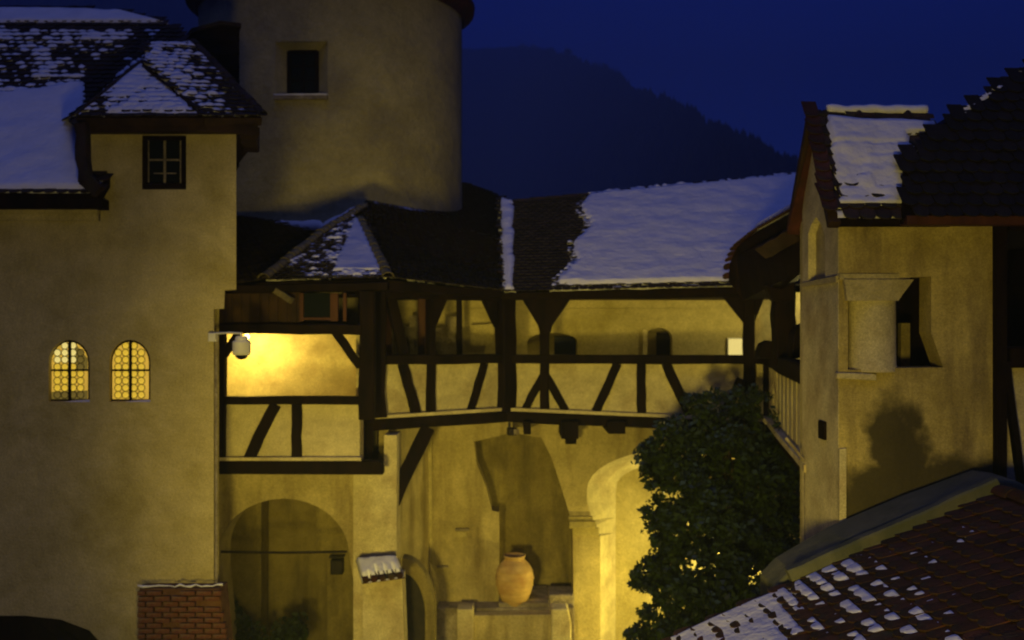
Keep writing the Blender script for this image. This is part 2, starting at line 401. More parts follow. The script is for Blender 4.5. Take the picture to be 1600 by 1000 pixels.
# wooded hillside
ridge = [(-1100, -160, 850), (-500, -120, 850), (-100, -90, 880), (250, -60, 950), (420, 0, 1250), (700, 82, 1900), (800, 70, 1900), (880, 86, 1500), (960, 118, 1120), (1040, 158, 800), (1120, 205, 540), (1200, 252, 430), (1290, 294, 360), (1420, 350, 310), (1700, 440, 290), (2300, 490, 280)]
mb = MB(); nx = 170; nyy = 40
def rid(t):
    s = t*(len(ridge)-1); i = min(int(s), len(ridge)-2); f = s-i
    a = ridge[i]; b = ridge[i+1]; return [a[k]+(b[k]-a[k])*f for k in range(3)]
for i in range(nx+1):
    px_, py_, Y_ = rid(i/nx); top = P(px_, py_, Y_)
    base = Vector((top.x*.35, Y_*.35, -2))
    for j in range(nyy+1):
        t = j/nyy; q = base.lerp(top, t); q.z = -2+(top.z+2)*(t**1.25)
        s = Y_/700
        q.z += (noise.noise(q*.012)*5+noise.noise(q*.05)*2)*s*min(1, t*4)*(1 if j < nyy else .5)
        mb.v.append(q)
for i in range(nx):
    for j in range(nyy): a = i*(nyy+1)+j; mb.f.append((a, a+nyy+1, a+nyy+2, a+1))
mb.build('hillside', 'forest', None, kind='structure', smooth=True)
mb = MB(); rng = random.Random(3)
for k in range(7500):
    t = rng.random()**.8; i = t*.9+.06; px_, py_, Y_ = rid(min(.99, i)); top = P(px_, py_, Y_); base = Vector((top.x*.35, Y_*.35, -2))
    f = 1-rng.random()**1.6*.6; q = base.lerp(top, f); q.z = -2+(top.z+2)*(f**1.25)
    s = Y_/700; q.z += (noise.noise(q*.012)*5+noise.noise(q*.05)*2)*s*min(1, f*4)
    h = rng.uniform(4, 8); r = h*.34
    mb.add([q+Vector((r*math.cos(a), r*math.sin(a), -2)) for a in (0, 1.26, 2.5, 3.77, 5.03)]+[q+Vector((rng.uniform(-.5, .5), 0, h))], [(0, 1, 5), (1, 2, 5), (2, 3, 5), (3, 4, 5), (4, 0, 5)])
o = mb.build('hillside_forest', 'forest', None, kind='stuff'); o['label'] = 'dark conifer wood covering the misty hillside behind the snowy roof'

# ============================================================ LEFT HOUSE
H = thing('plastered_house', 'tall plastered house at the left with tiled turret and two glowing arched windows', 'house', P(100, 500, 15)*1.0)
wy = 15
def arch_loop(x0, x1, ys, top, bot, n=12):
    return [(x0, bot)]+[(x, y) for x, y in arc((x0+x1)/2, ys, (x1-x0)/2, ys-top, 180, 0, n)]+[(x1, bot)]
aw1 = arch_loop(76, 140, 566, 531, 628); aw2 = arch_loop(171, 235, 566, 531, 628)
MB().wall([[(-450, 1215), (-450, 345), (142, 345), (142, 192), (369, 192), (369, 452), (351, 453), (350, 482), (334, 483), (334, 1215), (165, 1215), (162, 1010), (140, 985), (95, 968), (40, 962), (-30, 962), (-90, 985), (-110, 1010), (-112, 1215)],
           aw1, aw2, [(222, 211), (291, 211), (291, 296), (222, 296)]], at(wy), (-.12, .45, 0)).build('wall', 'plaster', H)
MB().add([V(-14, 15.55, 0), V(-4.45, 15.55, 0), V(-5.7, 19.6, 0), V(-14, 19.6, 0), V(-14, 15.55, 8.4), V(-4.45, 15.55, 8.4), V(-5.7, 19.6, 8.4), V(-14, 19.6, 8.4)],
         [(0, 1, 5, 4), (1, 2, 6, 5), (2, 3, 7, 6), (3, 0, 4, 7), (4, 5, 6, 7), (0, 1, 2, 3)]).build('rear_wall', 'plaster', H)
tz = 9.5
MB().add([V(-6.15, 15.46, 8.3), V(-4.18, 15.46, 8.3), V(-4.75, 17.6, 8.3), V(-6.5, 17.6, 8.3), V(-6.15, 15.46, tz), V(-4.18, 15.46, tz), V(-4.75, 17.6, tz), V(-6.5, 17.6, tz)],
         [(0, 1, 5, 4), (1, 2, 6, 5), (2, 3, 7, 6), (3, 0, 4, 7), (4, 5, 6, 7), (0, 1, 2, 3)]).build('turret_wall', 'plaster', H)
# cornice band under the left eave (cove)
mb = MB()
for k, (ya, yb, pr) in enumerate(((318, 326, .16), (326, 335, .11), (335, 345, .06))):
    mb.prism([P(-450, ya, wy-.003), P(157-k, ya, wy-.003), P(157-k, yb, wy-.003), P(-450, yb, wy-.003)], (0, -pr, 0))
mb.build('cornice', 'plaster', H)
MB().prism([P(-450, 345, wy), P(157, 345, wy), P(157, 317, wy), P(-450, 317, wy)], (0, .4, 0)).build('frieze', 'plaster', H)
# main roof
e0 = P(-450, 303, 14.66); e1 = P(156, 303, 14.66); rp = P(275, 40, 18.6); n1 = (e1-e0).cross(rp-e0).normalized()
def cov_left(x, y):
    if y < 39: return .8
    if y < 50: return -.5 if x > 10 else .2
    lim = 152-x*.14
    if x > 130 and y > 100 and x > 132: return -.2-(x-130)*.03 if y < 285 else -.1
    if y < lim:
        return .30-.42*math.sin((y-46)/(lim-46)*PI*.86)-max(0, (x-150))*.004
    return .95
roof(H, 'roof', [e0, e1]+[RP(x, y, e0, n1) for x, y in ((300, 62), (262, 36), (190, 17), (60, 14), (-450, 14))], cov=cov_left, singles=300, tw=.17, ex=.15, seed=1, cs=.04, skip=lambda x, y: x > 110 and y > 90)
# back slope + eave board
MB().prism([e0+V(0, .05, -.06), e1+V(0, .05, -.06), e1+V(0, .05, -.20), e0+V(0, .05, -.20)], (0, .5, 0)).build('eaves_board', 'timber', H)
MB().prism([RP(262, 38, e0, n1), RP(-450, 16, e0, n1), RP(-450, 16, e0, n1)+V(0, 4, -3.6), RP(262, 38, e0, n1)+V(0, 4, -3.6)], (0, 0, -.1)).build('roof', 'tile_dark', H)
# turret roof facets
A0 = P(118, 184, 14.75); A1 = P(320, 184, 14.6); AT = P(222, 99, 16.1)
B1 = P(410, 184, 15.15); R1 = P(302, 68, 17.2); R0 = P(230, 68, 17.2); L0 = P(104, 190, 16.2)
def cov_tA(x, y): return .75 if y < 178 else .1
def cov_tB(x, y): return .12-.45*max(0, (x-270)/110)+(.35 if y < 78 else 0)
roof(H, 'turret_roof', [A0, A1, AT], cov=lambda x, y: (.52 if 165 < x+(y-100)*0 < 318 else .0), singles=60, tw=.16, ex=.14, rndk=2.2, seed=2, cs=.03, deck_mat='soffit_wood')
nB = (B1-A1).cross(R1-A1).normalized()
roof(H, 'turret_roof', [A1, B1, R1, RP(230, 68, A1, nB), AT+(RP(222, 99, A1, nB)-AT)], cov=cov_tB, singles=150, tw=.17, ex=.15, seed=3, cs=.03, deck_mat='soffit_wood')
roof(H, 'turret_roof', [L0, A0, AT, R0], cov=lambda x, y: .0 if y < 125 else -.35, singles=60, tw=.17, ex=.15, seed=4, cs=.03, deck_mat='soffit_wood')
ridge_tiles(H, A1+V(0, 0, .0), AT, .045, .17, 'tile_dark', 'hip_tile'); ridge_tiles(H, A0+V(0, 0, .0), AT, .045, .17, 'tile_dark', 'hip_tile')
ridge_tiles(H, B1+V(0, 0, .02), R1, .07, .22, 'tile_dark', 'hip_tile')
mb = MB()
mb.prism([V(q.x, q.y, 9.55) for q in (A0+V(.12, .1, 0), A1+V(0, .1, 0), B1+V(-.04, 0, 0), V(-4.75, 17.8, 0), V(-6.6, 17.8, 0), L0+V(.1, 0, 0))], (0, 0, -.13))
mb.build('eaves_board', 'soffit_wood', H)
mb = MB(); mb.beam(P(388, 204, 15.1), P(388, 204, 15.1)+V(-.25, 1.2, 0), .26, .26, (0, 0, 1)); mb.build('eaves_bracket', 'soffit_wood', H)
# little piece of roof running down beside the turret
mb = MB(); mb.beam(P(127, 195, 14.7), P(134, 285, 14.55), .16, .16, (0, -1, 0), jit=.12); mb.beam(P(134, 280, 14.55), P(154, 300, 14.55), .2, .16, (0, -1, 0)); mb.build('verge', 'tile_dark', H)
# turret window
wf = MB()
for a, b, c, d in ((222, 211, 291, 219), (222, 286, 291, 296), (222, 219, 230, 286), (283, 219, 291, 286)):
    wf.prism([P(a+.3, b+.3, wy+.06), P(c-.3, b+.3, wy+.06), P(c-.3, d-.3, wy+.06), P(a+.3, d-.3, wy+.06)], (0, .08, 0))
wf = wf.build('window', 'timber', H)
mb = MB()
for a, b, c, d in ((255.5, 219, 259, 286), (230, 248.5, 283, 251), (230, 219, 232.5, 286), (281, 219, 283, 286), (240, 270, 275, 271.5)):
    mb.prism([P(a, b, wy+.105), P(c, b, wy+.105), P(c, d, wy+.105), P(a, d, wy+.105)], (0, .02, 0))
mb.build('glazing_bar', 'stone', wf)
for a, b, c, d in ((232, 219, 256, 249), (258.5, 219, 281, 249), (232, 251, 256, 286), (258.5, 251, 281, 286)):
    MB().prism([P(a, b, wy+.13), P(c, b, wy+.13), P(c, d, wy+.132), P(a, d, wy+.126)], (0, .006, 0)).build('pane', 'dark_glass', wf)
# arched windows
def arched_window(x0, x1, sh):
    Y = wy+.19
    outer = arch_loop(x0-.5, x1+.5, 566, 530.5, 628.5); inner = arch_loop(x0+2.5, x1-2.5, 566, 534, 624)
    fr = MB().wall([outer, inner], at(Y), (0, .06, 0)).build('arched_window', 'timber', H)
    cx = (x0+x1)/2
    MB().prism([P(cx-1.6, 532, Y-.01), P(cx+1.6, 532, Y-.01), P(cx+1.6, 626, Y-.01), P(cx-1.6, 626, Y-.01)], (0, .05, 0)).build('mullion', 'timber', fr)
    MB().prism([P(x0+2.5, 577, Y), P(x1-2.5, 577, Y), P(x1-2.5, 580, Y), P(x0+2.5, 580, Y)], (0, .04, 0)).build('transom', 'timber', fr)
    MB().prism([P(x, y, Y+.05) for x, y in inner], (0, .01, 0)).build('glass', 'lit_glass' if not sh else 'lit_glass', fr)
    lead = MB(); px_ = 11.6; r = 5.15
    ya = 540
    meshes = {}
    for half in (-1, 1):
        for i in range(3):
            for j in range(8):
                X = cx+half*(1.6+px_*(i+.42)); Yy = 540+j*11.0
                if abs(X-cx) > (x1-x0)/2-5.2: continue
                if Yy < 566 and ((X-cx)/((x1-x0)/2-3))**2+((Yy-566)/32.5)**2 > .95: continue
                mat = 'lit_pane'
                if sh:
                    if X > cx+9 and Yy < 580: mat = 'dim_pane'
                    elif Yy > 612: mat = 'dim_pane'
                    elif Yy < 566: mat = 'lit_pane_pale'
                c = P(X, Yy, Y+.036); k = Y/F
                me = meshes.get(mat)
                if not me:
                    me = bpy.data.meshes.new('pane'); n = 10
                    vs = [Vector((math.cos(2*PI*a/n)*r*k, 0, math.sin(2*PI*a/n)*r*k)) for a in range(n)]+[Vector((0, -.008, 0))]
                    me.from_pydata(vs, [], [(a, (a+1) % n, n) for a in range(n)]); me.materials.append(M(mat)); meshes[mat] = me
                link('pane', me, fr, Matrix.Translation(c))
                n = 10
                vs = []
                for rr in (r*k*.98, r*k*1.22):
                    for a in range(n): vs.append(c+V(math.cos(2*PI*a/n)*rr, -.006, math.sin(2*PI*a/n)*rr))
                lead.add(vs, [(a, (a+1) % n, (a+1) % n+n, a+n) for a in range(n)])
    lead.build('leading', 'iron', fr)
    if sh:   # furniture seen inside against the light
        MB().prism([P(cx+9, 536, Y+.049), P(x1-3, 560, Y+.049), P(x1-3, 579, Y+.049), P(cx+9, 579, Y+.049)], (0, -.004, 0)).build('pane', 'dim_pane', fr)
        MB().prism([P(x0+3, 612, Y+.049), P(x1-3, 610, Y+.049), P(x1-3, 624, Y+.049), P(x0+3, 624, Y+.049)], (0, -.004, 0)).build('pane', 'dim_pane', fr)
    mb = MB(); mb.prism([P(cx-8, 628, wy+.0), P(x1, 628, wy+.0), P(x1, 624.5, wy+.08), P(cx+6, 626, wy+.08)], (0, .02, 0)); mb.build('snow', 'snow_mat', fr)
arched_window(76, 140, True); arched_window(171, 235, False)
# drain pipe strip along the corner and hatch frame in the arch low left
MB().tube([P(338, 520, 15.02), P(338, 915, 15.02)], .022).build('drain_pipe', 'stone', H)
# dark arch at bottom left
mb = MB(); pts = [(-112, 1060), (-108, 1008), (-90, 985), (-30, 961), (40, 961), (95, 967), (140, 984), (163, 1010), (166, 1060)]
inn = [(150, 1060), (146, 1014), (128, 995), (88, 977), (40, 971), (-28, 971), (-80, 994), (-95, 1014), (-98, 1060)]
mb.prism([P(x, y, wy+.05) for x, y in pts+inn], (0, .3, 0)); mb.build('arch_frame', 'timber', H)
MB().prism([P(x, y, wy+.3) for x, y in inn], (0, .08, 0)).build('door', 'timber', H)
mb = MB(); mb.beam(P(60, 962, wy+.1), P(160, 1040, wy+.1), .12, .1, (0, -1, 0)); mb.build('door_brace', 'timber', H)

# security camera
SC = thing('security_camera', 'white dome security camera on a bracket arm at the house corner', 'camera', P(333, 530, 14.9))
MB().box(P(333, 527, 14.93), (.11, .14, .13)).build('mount_box', 'white_paint', SC, bevel=.012)
MB().tube([P(336, 521, 14.88), P(360, 520, 14.7), P(377, 521, 14.6), P(377, 526, 14.6)], .016).build('arm', 'white_paint', SC)
c = P(377.5, 543, 14.6); k = 14.6/F
MB().lathe(c, [(.001, 18*k), (8*k, 18*k), (10*k, 14*k), (10*k, 11*k), (13*k, 10.5*k), (14*k, 8*k), (14*k, -8*k), (12.5*k, -11.5*k), (.001, -12*k)], 24).build('housing', 'white_paint', SC, smooth=False)
MB().lathe(c, [(10*k, -11*k), (9.5*k, -15*k), (6*k, -18*k), (.001, -19*k)], 20).build('dome', 'black_plastic', SC, smooth=True)

# brick buttress under the house corner
BK = thing('brick_buttress', 'low red brick buttress with a snowy edge at the foot of the plastered house', 'buttress', P(283, 1100, 14.6))
MB().prism([P(218, 920, 14.68), P(343, 920, 14.68), P(372, 1200, 14.68), P(218, 1200, 14.68)], (0, .4, 0)).build('core', 'mortar', BK)
me = bpy.data.meshes.new('brick'); b_ = MB().box((0, 0, 0), (.215, .10, .062)); me.from_pydata(b_.v, [], b_.f); me.materials.append(M('brick_mat'))
k = 14.65/F; row = 0; y = 922
while y < 1080:
    x = 217+(0 if row % 2 else -13)
    while x < 342+(y-915)*.12:
        x0 = max(x, 216); x1 = min(x+24.5, 346+(y-915)*.13)
        if x1-x0 > 6 and random.random() > .05:
            o = link('brick', me, BK, Matrix.Translation(P((x0+x1)/2, y+4, 14.66+random.uniform(-.02, .015))) @ Matrix.Rotation(random.uniform(-.03, .03), 4, 'Y') @ Matrix.Diagonal(((x1-x0)*k/.23, 1, random.uniform(.9, 1.1), 1)))
        x += 26
    y += 8.4; row += 1
mb = MB(); mb.tube([P(215+i*8.3, 917+random.uniform(-2, 2)-i*.2, 14.63) for i in range(17)], [.006+random.random()*.014 for _ in range(17)]); mb.build('snow', 'snow_mat', BK, smooth=True)

# ============================================================ ROUND TOWER
T = thing('round_tower', 'tall round plastered tower with one deep set small window rising behind the galleries', 'tower', V(-4.72, 27, 0))
tc_ = V(-4.72, 27, 0); tr = 3.40
def tang(px):   # angle on the cylinder seen at pixel column px
    d = V((px-800)/F, 1, 0); a = d.x**2+1; b = -2*(d.x*tc_.x+tc_.y); c_ = tc_.x**2+tc_.y**2-tr*tr
    disc = b*b-4*a*c_; s = (-b-math.sqrt(max(0, disc)))/(2*a); q = d*s; return math.atan2(q.y-tc_.y, q.x-tc_.x), s
a0, s0 = tang(430); a1, s1 = tang(512)
z0 = CZ-(151-500)/F*s0; z1 = CZ-(66-500)/F*s0
angs = sorted([a0+(a1-a0)*i/4 for i in range(5)]+[a1+(2*PI-(a1-a0))*i/70 for i in range(1, 70)])
zs = [0, 8, 9, 10, 11, z0, (z0+z1)/2, z1, 14, 15.5]
mb = MB(); na = len(angs)
for z in zs:
    for a in angs: mb.v.append(tc_+V(math.cos(a)*tr, math.sin(a)*tr, z))
for i in range(len(zs)-1):
    for j in range(na):
        am = angs[j]+1e-4
        if a0-1e-5 <= angs[j] < a1-1e-4 and z0-1e-4 <= zs[i] < z1-1e-4: continue
        mb.f.append((i*na+j, i*na+(j+1) % na, (i+1)*na+(j+1) % na, (i+1)*na+j))
mb.build('wall', 'tower_plaster', T, smooth=True)
def cyl(a, z, r=tr): return tc_+V(math.cos(a)*r, math.sin(a)*r, z)
b0, sb = tang(442); b1, _ = tang(493); zi0 = CZ-(147-500)/F*(sb+.3); zi1 = CZ-(80-500)/F*(sb+.3); ri = tr-.38
o4 = [cyl(a0, z0), cyl(a1, z0), cyl(a1, z1), cyl(a0, z1)]; i4 = [cyl(b0, zi0, ri), cyl(b1, zi0, ri), cyl(b1, zi1, ri), cyl(b0, zi1, ri)]
MB().add(o4+i4, [(0, 1, 5, 4), (1, 2, 6, 5), (2, 3, 7, 6), (3, 0, 4, 7)]).build('reveal', 'tower_plaster', T)
cn = (i4[0]+i4[2])/2; rad = (cn-tc_); rad.z = 0; rad.normalize()
W = MB().prism(i4, -rad*.05).build('window', 'dark_glass', T)
mb = MB()
for p, q in ((0, 1), (1, 2), (2, 3), (3, 0)): mb.beam(i4[p]+rad*.03, i4[q]+rad*.03, .09, .07, rad, 1, 0)
mb.build('frame', 'timber', W)
mb = MB(); mb.beam((i4[0]+i4[1])/2+rad*.02, (i4[2]+i4[3])/2+rad*.02, .035, .04, rad, 1, 0)
for f in (.33, .66): mb.beam(i4[0].lerp(i4[3], f)+rad*.02, i4[1].lerp(i4[2], f)+rad*.02, .03, .03, rad, 1, 0)
mb.build('glazing_bar', 'timber', W)
mb = MB(); mb.beam(cyl(a0, z0-.04, tr+.04), cyl(a1, z0-.04, tr+.04), .10, .16, rad, 3, .03); mb.build('sill', 'stone', T)
mb = MB(); mb.beam(cyl(a0, z0+.02, tr+.03), cyl(a1, z0+.02, tr+.03), .05, .16, rad, 6, .12); mb.build('snow', 'snow_mat', T)
# eaves and cone
mb = MB(); mb.lathe(tc_, [(tr+.04, 14.55), (tr+.10, 14.7), (tr+.32, 14.82), (tr+.34, 14.95), (1.4, 18.8), (.05, 21.5)], 64); mb.build('roof', 'tile_red', T)
# snow flashing where the roof meets the tower
# (added with gallery roof)

# dark shingled house between turret and tower
DB = thing('dark_roofed_house', 'steep dark shingled house behind the turret, left of the round tower', 'house', V(-6, 20, 0))
MB().prism([P(x, y, 19.9) for x, y in ((270, 260), (270, 78), (300, 48), (345, 36), (374, 40), (374, 260))], (-.9, 2.4, 0)).build('gable_wall', 'timber', DB)
for i in range(9):
    yy = 60+i*22
    mb = MB(); mb.beam(P(285 if i else 300, yy, 19.86), P(374, yy+1, 19.86), .06, .05, (0, -1, 0), 2); mb.build('plank', 'timber', DB)
MB().prism([P(264, 86, 19.8), P(299, 44, 19.8), P(345, 32, 19.8), P(377, 36, 19.8), P(377, 42, 19.8), P(345, 38, 19.8), P(300, 50, 19.8), P(268, 90, 19.8)], (-.9, 2.6, .1)).build('roof', 'tile_dark', DB)

# ============================================================ GALLERIES
class Seg:
    def __init__(s, x0, y0, x1, y1):
        s.a = V(x0, y0, 0); s.b = V(x1, y1, 0); d = (s.b-s.a).normalized(); s.n = V(d.y, -d.x, 0)
        s.d = d
    def pt(s, px, py, off=0):
        a = s.a+s.n*off; d = s.d; k = (px-800)/F
        t = (k*a.y-a.x)/(d.x-k*d.y); Y = a.y+t*d.y; return P(px, py, Y)
def bm_(seg, parent, name, x0, y0, x1, y1, wpx, dp=.16, off=.03, mat='timber', jit=.05, segs=5):
    p0 = seg.pt(x0, y0, off); p1 = seg.pt(x1, y1, off); wd = wpx*(p0.y+p1.y)/2/F
    mb = MB(); mb.beam(p0, p1, wd, dp, seg.n, segs, jit); return mb.build(name, mat, parent)

S_L = Seg(-2.556, 17.4, -.12, 19.2); S_R = Seg(-.12, 19.2, 4.66, 18.5); S_S = Seg(4.66, 18.5, 3.62, 12.3)
GM = thing('timber_gallery', 'long roofed timber gallery with plaster parapet and bent corner above the courtyard arches', 'gallery', V(1, 19, 4.9))
def panel(seg, parent, x0, x1, yt0, yt1, yb0, yb1, off=0, mat='plaster_light', dp=.10):
    MB().prism([seg.pt(x0, yt0, off), seg.pt(x1, yt1, off), seg.pt(x1, yb1, off), seg.pt(x0, yb0, off)], -seg.n*dp).build('panel', mat, parent)
# parapet panels
for x0, x1 in ((590, 665), (665.6, 790)): panel(S_L, GM, x0, x1, 567, 566, 655-(x0-565)*.066, 655-(x1-565)*.066)
for x0, x1 in ((790.6, 851), (851.6, 1001), (1001.6, 1168), (1168.6, 1205)): panel(S_R, GM, x0, x1, 567, 567, 640+(x0-790)*.045, 640+(x1-790)*.045)
# rails
bm_(S_L, GM, 'rail', 592, 562, 795, 560, 15, .2, .04); bm_(S_R, GM, 'rail', 786, 561, 1212, 562, 14, .2, .04)
# header beams (eave plates)
bm_(S_L, GM, 'header_beam', 560, 455, 795, 462, 18, .26, .05); bm_(S_R, GM, 'header_beam', 785, 462, 1215, 456, 15, .26, .05)
# posts of left part
bm_(S_L, GM, 'post', 581, 455, 581, 652, 36, .34, .06); 
bm_(S_L, GM, 'brace', 609, 460, 632, 560, 17, .13, .03); bm_(S_L, GM, 'brace', 629, 568, 651, 650, 15, .1, .04)
bm_(S_L, GM, 'post', 673, 460, 673, 648, 12, .16, .045)
bm_(S_L, GM, 'post', 790, 455, 790, 642, 26, .3, .05)
bm_(S_L, GM, 'brace', 757, 568, 735, 643, 11, .1, .04)
def knee(seg, parent, pts, off=.05, dp=.14, mat='timber', name='knee_brace'):
    MB().prism([seg.pt(x, y, off+dp/2) for x, y in pts], -seg.n*dp).build(name, mat, parent, bevel=.012)
knee(S_L, GM, [(678, 463), (702, 463), (680, 515), (678, 515)]); knee(S_L, GM, [(755, 463), (778, 463), (778, 512), (772, 500)])
# right part
bm_(S_R, GM, 'post', 851, 470, 851, 642, 14, .18, .04)
knee(S_R, GM, [(815, 467), (890, 467), (862, 508), (858, 522), (844, 522), (840, 508)], .04, .2)
bm_(S_R, GM, 'brace', 848, 587, 820, 640, 12, .1, .04); bm_(S_R, GM, 'brace', 853, 587, 884, 642, 12, .1, .045)
bm_(S_R, GM, 'brace', 965, 568, 931, 643, 14, .11, .04); bm_(S_R, GM, 'post', 1002, 568, 1002, 646, 14, .11, .045)
bm_(S_R, GM, 'brace', 1040, 568, 1078, 648, 15, .11, .04); bm_(S_R, GM, 'brace', 1158, 592, 1130, 650, 14, .11, .04)
bm_(S_R, GM, 'post', 1170, 465, 1170, 652, 18, .24, .045); bm_(S_R, GM, 'post', 1201, 565, 1202, 662, 18, .22, .045)
knee(S_R, GM, [(1128, 462), (1162, 462), (1162, 505)]); knee(S_R, GM, [(1179, 462), (1196, 462), (1179, 505)], .045)
# ledge with light snow and floor beams
def ledge(seg, x0, y0, x1, y1, top=5, th=17, off=.16):
    mb = MB(); p = [seg.pt(x0, y0, off), seg.pt(x1, y1, off), seg.pt(x1, y1+top, off), seg.pt(x0, y0+top, off)]
    mb.prism(p, -seg.n*.22); mb.build('ledge_board', 'plaster_light', GM)
    bm_(seg, GM, 'floor_beam', x0, y0+top+th/2, x1, y1+top+th/2, th, .26, off-.16)
ledge(S_L, 565, 651, 792, 637); ledge(S_R, 788, 637, 1215, 655)
MB().prism([S_L.pt(562, 652, .18), S_L.pt(568, 652, .18), S_L.pt(568, 718, .18), S_L.pt(562, 718, .18)], -S_L.n*.18).build('end_board', 'plaster_light', GM)
bm_(S_L, GM, 'post', 574, 660, 574, 722, 13, .2, .06)
# beam ends below floor
for x0, x1, yb in ((818, 829, 669), (876, 902, 676), (948, 974, 668)):
    p = S_R.pt((x0+x1)/2, 655, .1); k = p.y/F
    MB().box(p+V(0, .6, -(yb-662)*k/2-.09), ((x1-x0)*k, 1.9, (yb-650)*k)).build('joist', 'timber', GM)
MB().box(S_R.pt(892, 684, .05)+V(0, .05, 0), (.2, .25, .22)).build('joist', 'timber', GM)
# floors
def slab(name, pts, z, t, mat, parent): MB().prism([V(x, y, z) for x, y in pts], (0, 0, -t)).build(name, mat, parent)
fl = [(-2.5, 17.5), (-.12, 19.25), (4.62, 18.55), (4.9, 21.2), (-3.2, 21.2)]
slab('floor', fl, 4.93, .1, 'timber', GM)
slab('ceiling', [(-2.6, 17.5), (-.12, 19.3), (4.62, 18.6), (5.6, 21.2), (-4.2, 21.2)], 7.16, .05, 'soffit_wood', GM)
# back wall
nl = arch_loop(1006, 1051, 530, 512, 640); nd = arch_loop(824, 902, 534, 520, 640)
MB().wall([[(330, 660), (330, 445), (1290, 445), (1290, 660)], nl, nd], at(21.2), (0, .5, 0)).build('back_wall', 'plaster', GM)
MB().prism([P(330, 660, 21.72), P(1290, 660, 21.72), P(1290, 445, 21.72), P(330, 445, 21.72)], (0, .1, 0)).build('back_wall', 'plaster', GM)
MB().prism([P(560, 482, 21.19), P(1290, 482, 21.19), P(1290, 486, 21.19), P(560, 486, 21.19)], (0, -.04, 0)).build('moulding', 'plaster', GM)
MB().prism([P(1004, 514, 21.195), P(1011, 514, 21.195), P(1011, 640, 21.195), P(1004, 640, 21.195)], (0, -.05, 0)).build('door_jamb', 'plaster_light', GM)
MB().prism([P(1026, 520, 21.5), P(1048, 520, 21.5), P(1048, 640, 21.5), P(1026, 640, 21.5)], (0, .05, 0)).build('door', 'iron', GM)
MB().prism([P(866, 526, 21.5), P(899, 526, 21.5), P(899, 556, 21.5), P(866, 556, 21.5)], (0, .05, 0)).build('window', 'dark_glass', GM)
# inner posts seen through the left bays
for x0, x1, wpx, y0, mat in ((660, 659, 12, 19.7, 'red_timber'), (717, 719, 9, 19.9, 'timber'), (603, 614, 9, 19.2, 'red_timber')):
    mb = MB(); mb.beam(P(x0, 455, y0), P(x1, 640, y0), wpx*y0/F, .14, (0, -1, 0)); mb.build('inner_post', mat, GM)
# dado boards inside left bay, plaster above
mb = MB()
for x0, x1, yt, Y in ((608, 622, 470, 20.6), (640, 657, 493, 20.6), (622, 640, 510, 20.7), (680, 696, 512, 20.6), (696, 715, 495, 20.6)):
    MB().prism([P(x0, yt, Y), P(x1, yt, Y), P(x1, 640, Y), P(x0, 640, Y)], (0, .06, 0)).build('partition', 'stone', GM)
MB().prism([P(735, 508, 20.9), P(772, 506, 20.9), P(772, 540, 20.9), P(735, 540, 20.9)], (0, .05, 0)).build('wall_board', 'plaster', GM)
# added glowing plate imitating a lit alcove in the wall at right
BP = thing('lit_alcove_patch', 'small glowing plate standing for a lit alcove in the gallery back wall by the right post', 'glow patch', P(1150, 542, 21.1))
MB().prism([P(1139, 530, 21.1), P(1168, 530, 21.1), P(1168, 556, 21.1), P(1139, 556, 21.1)], (0, .05, 0)).build('panel', 'alcove_glow', BP)  # the added glow plate itself
MB().prism([P(1137, 528, 21.15), P(1170, 528, 21.15), P(1170, 558, 21.15), P(1137, 558, 21.15)], (0, .04, 0)).build('frame', 'white_paint', BP)  # white rim of the added glow plate

# ---- roofs over the gallery
GR = thing('gallery_roof', 'snow covered tiled roof with dark bare patches over the timber gallery', 'roof', V(1, 20, 7.2))
p0 = P(784, 458, 18.2); p1 = P(1275, 446, 17.9); pr = P(1000, 297, 22.6); n2 = (p1-p0).cross(pr-p0).normalized()
def cov_G2(x, y):
    if x < 803: return .9 if 783 < x < 802 else -.4
    e = 912-max(0, (y-355))*.42+8*math.sin(y*.11)
    if x < e-6: return -.9
    if x < e+6: return -.1
    if y > 448-(x-880)*.02: return -.15
    return .98
roof(GR, 'roof_slope', [p0, p1]+[RP(x, y, p0, n2) for x, y in ((1275, 272), (1100, 289), (940, 304), (800, 316), (776, 306))], cov=cov_G2, singles=280, tw=.15, ex=.14, seed=6, cs=.05, thick=.09,
     skip=lambda x, y: not (800 < x < 920))
q0 = RP(803, 317, p0, n2); q1 = RP(1255, 274, p0, n2); ridge_tiles(GR, q0+V(0, .05, -.03), q1+V(0, .05, -.03), .10, .36)
# snow humps on the ridge between tiles
mb = MB()
npt = 60
mb.tube([q0.lerp(q1, .25+.75*i/npt)+V(0, .02, .02) for i in range(npt+1)], [.05+.055*abs(noise.noise(V(i*.45, 0, 2)))*2 for i in range(npt+1)], 8)
mb.build('snow', 'snow_mat', GR, smooth=True)
MB().prism([q0, q1, q1+V(0, 3.5, -1.9), q0+V(0, 3.5, -1.9)], (0, 0, -.1)).build('rear_slope', 'tile_dark', GR)
mb = MB(); 
# eave tile edge (thick, ragged)
rng = random.Random(8)
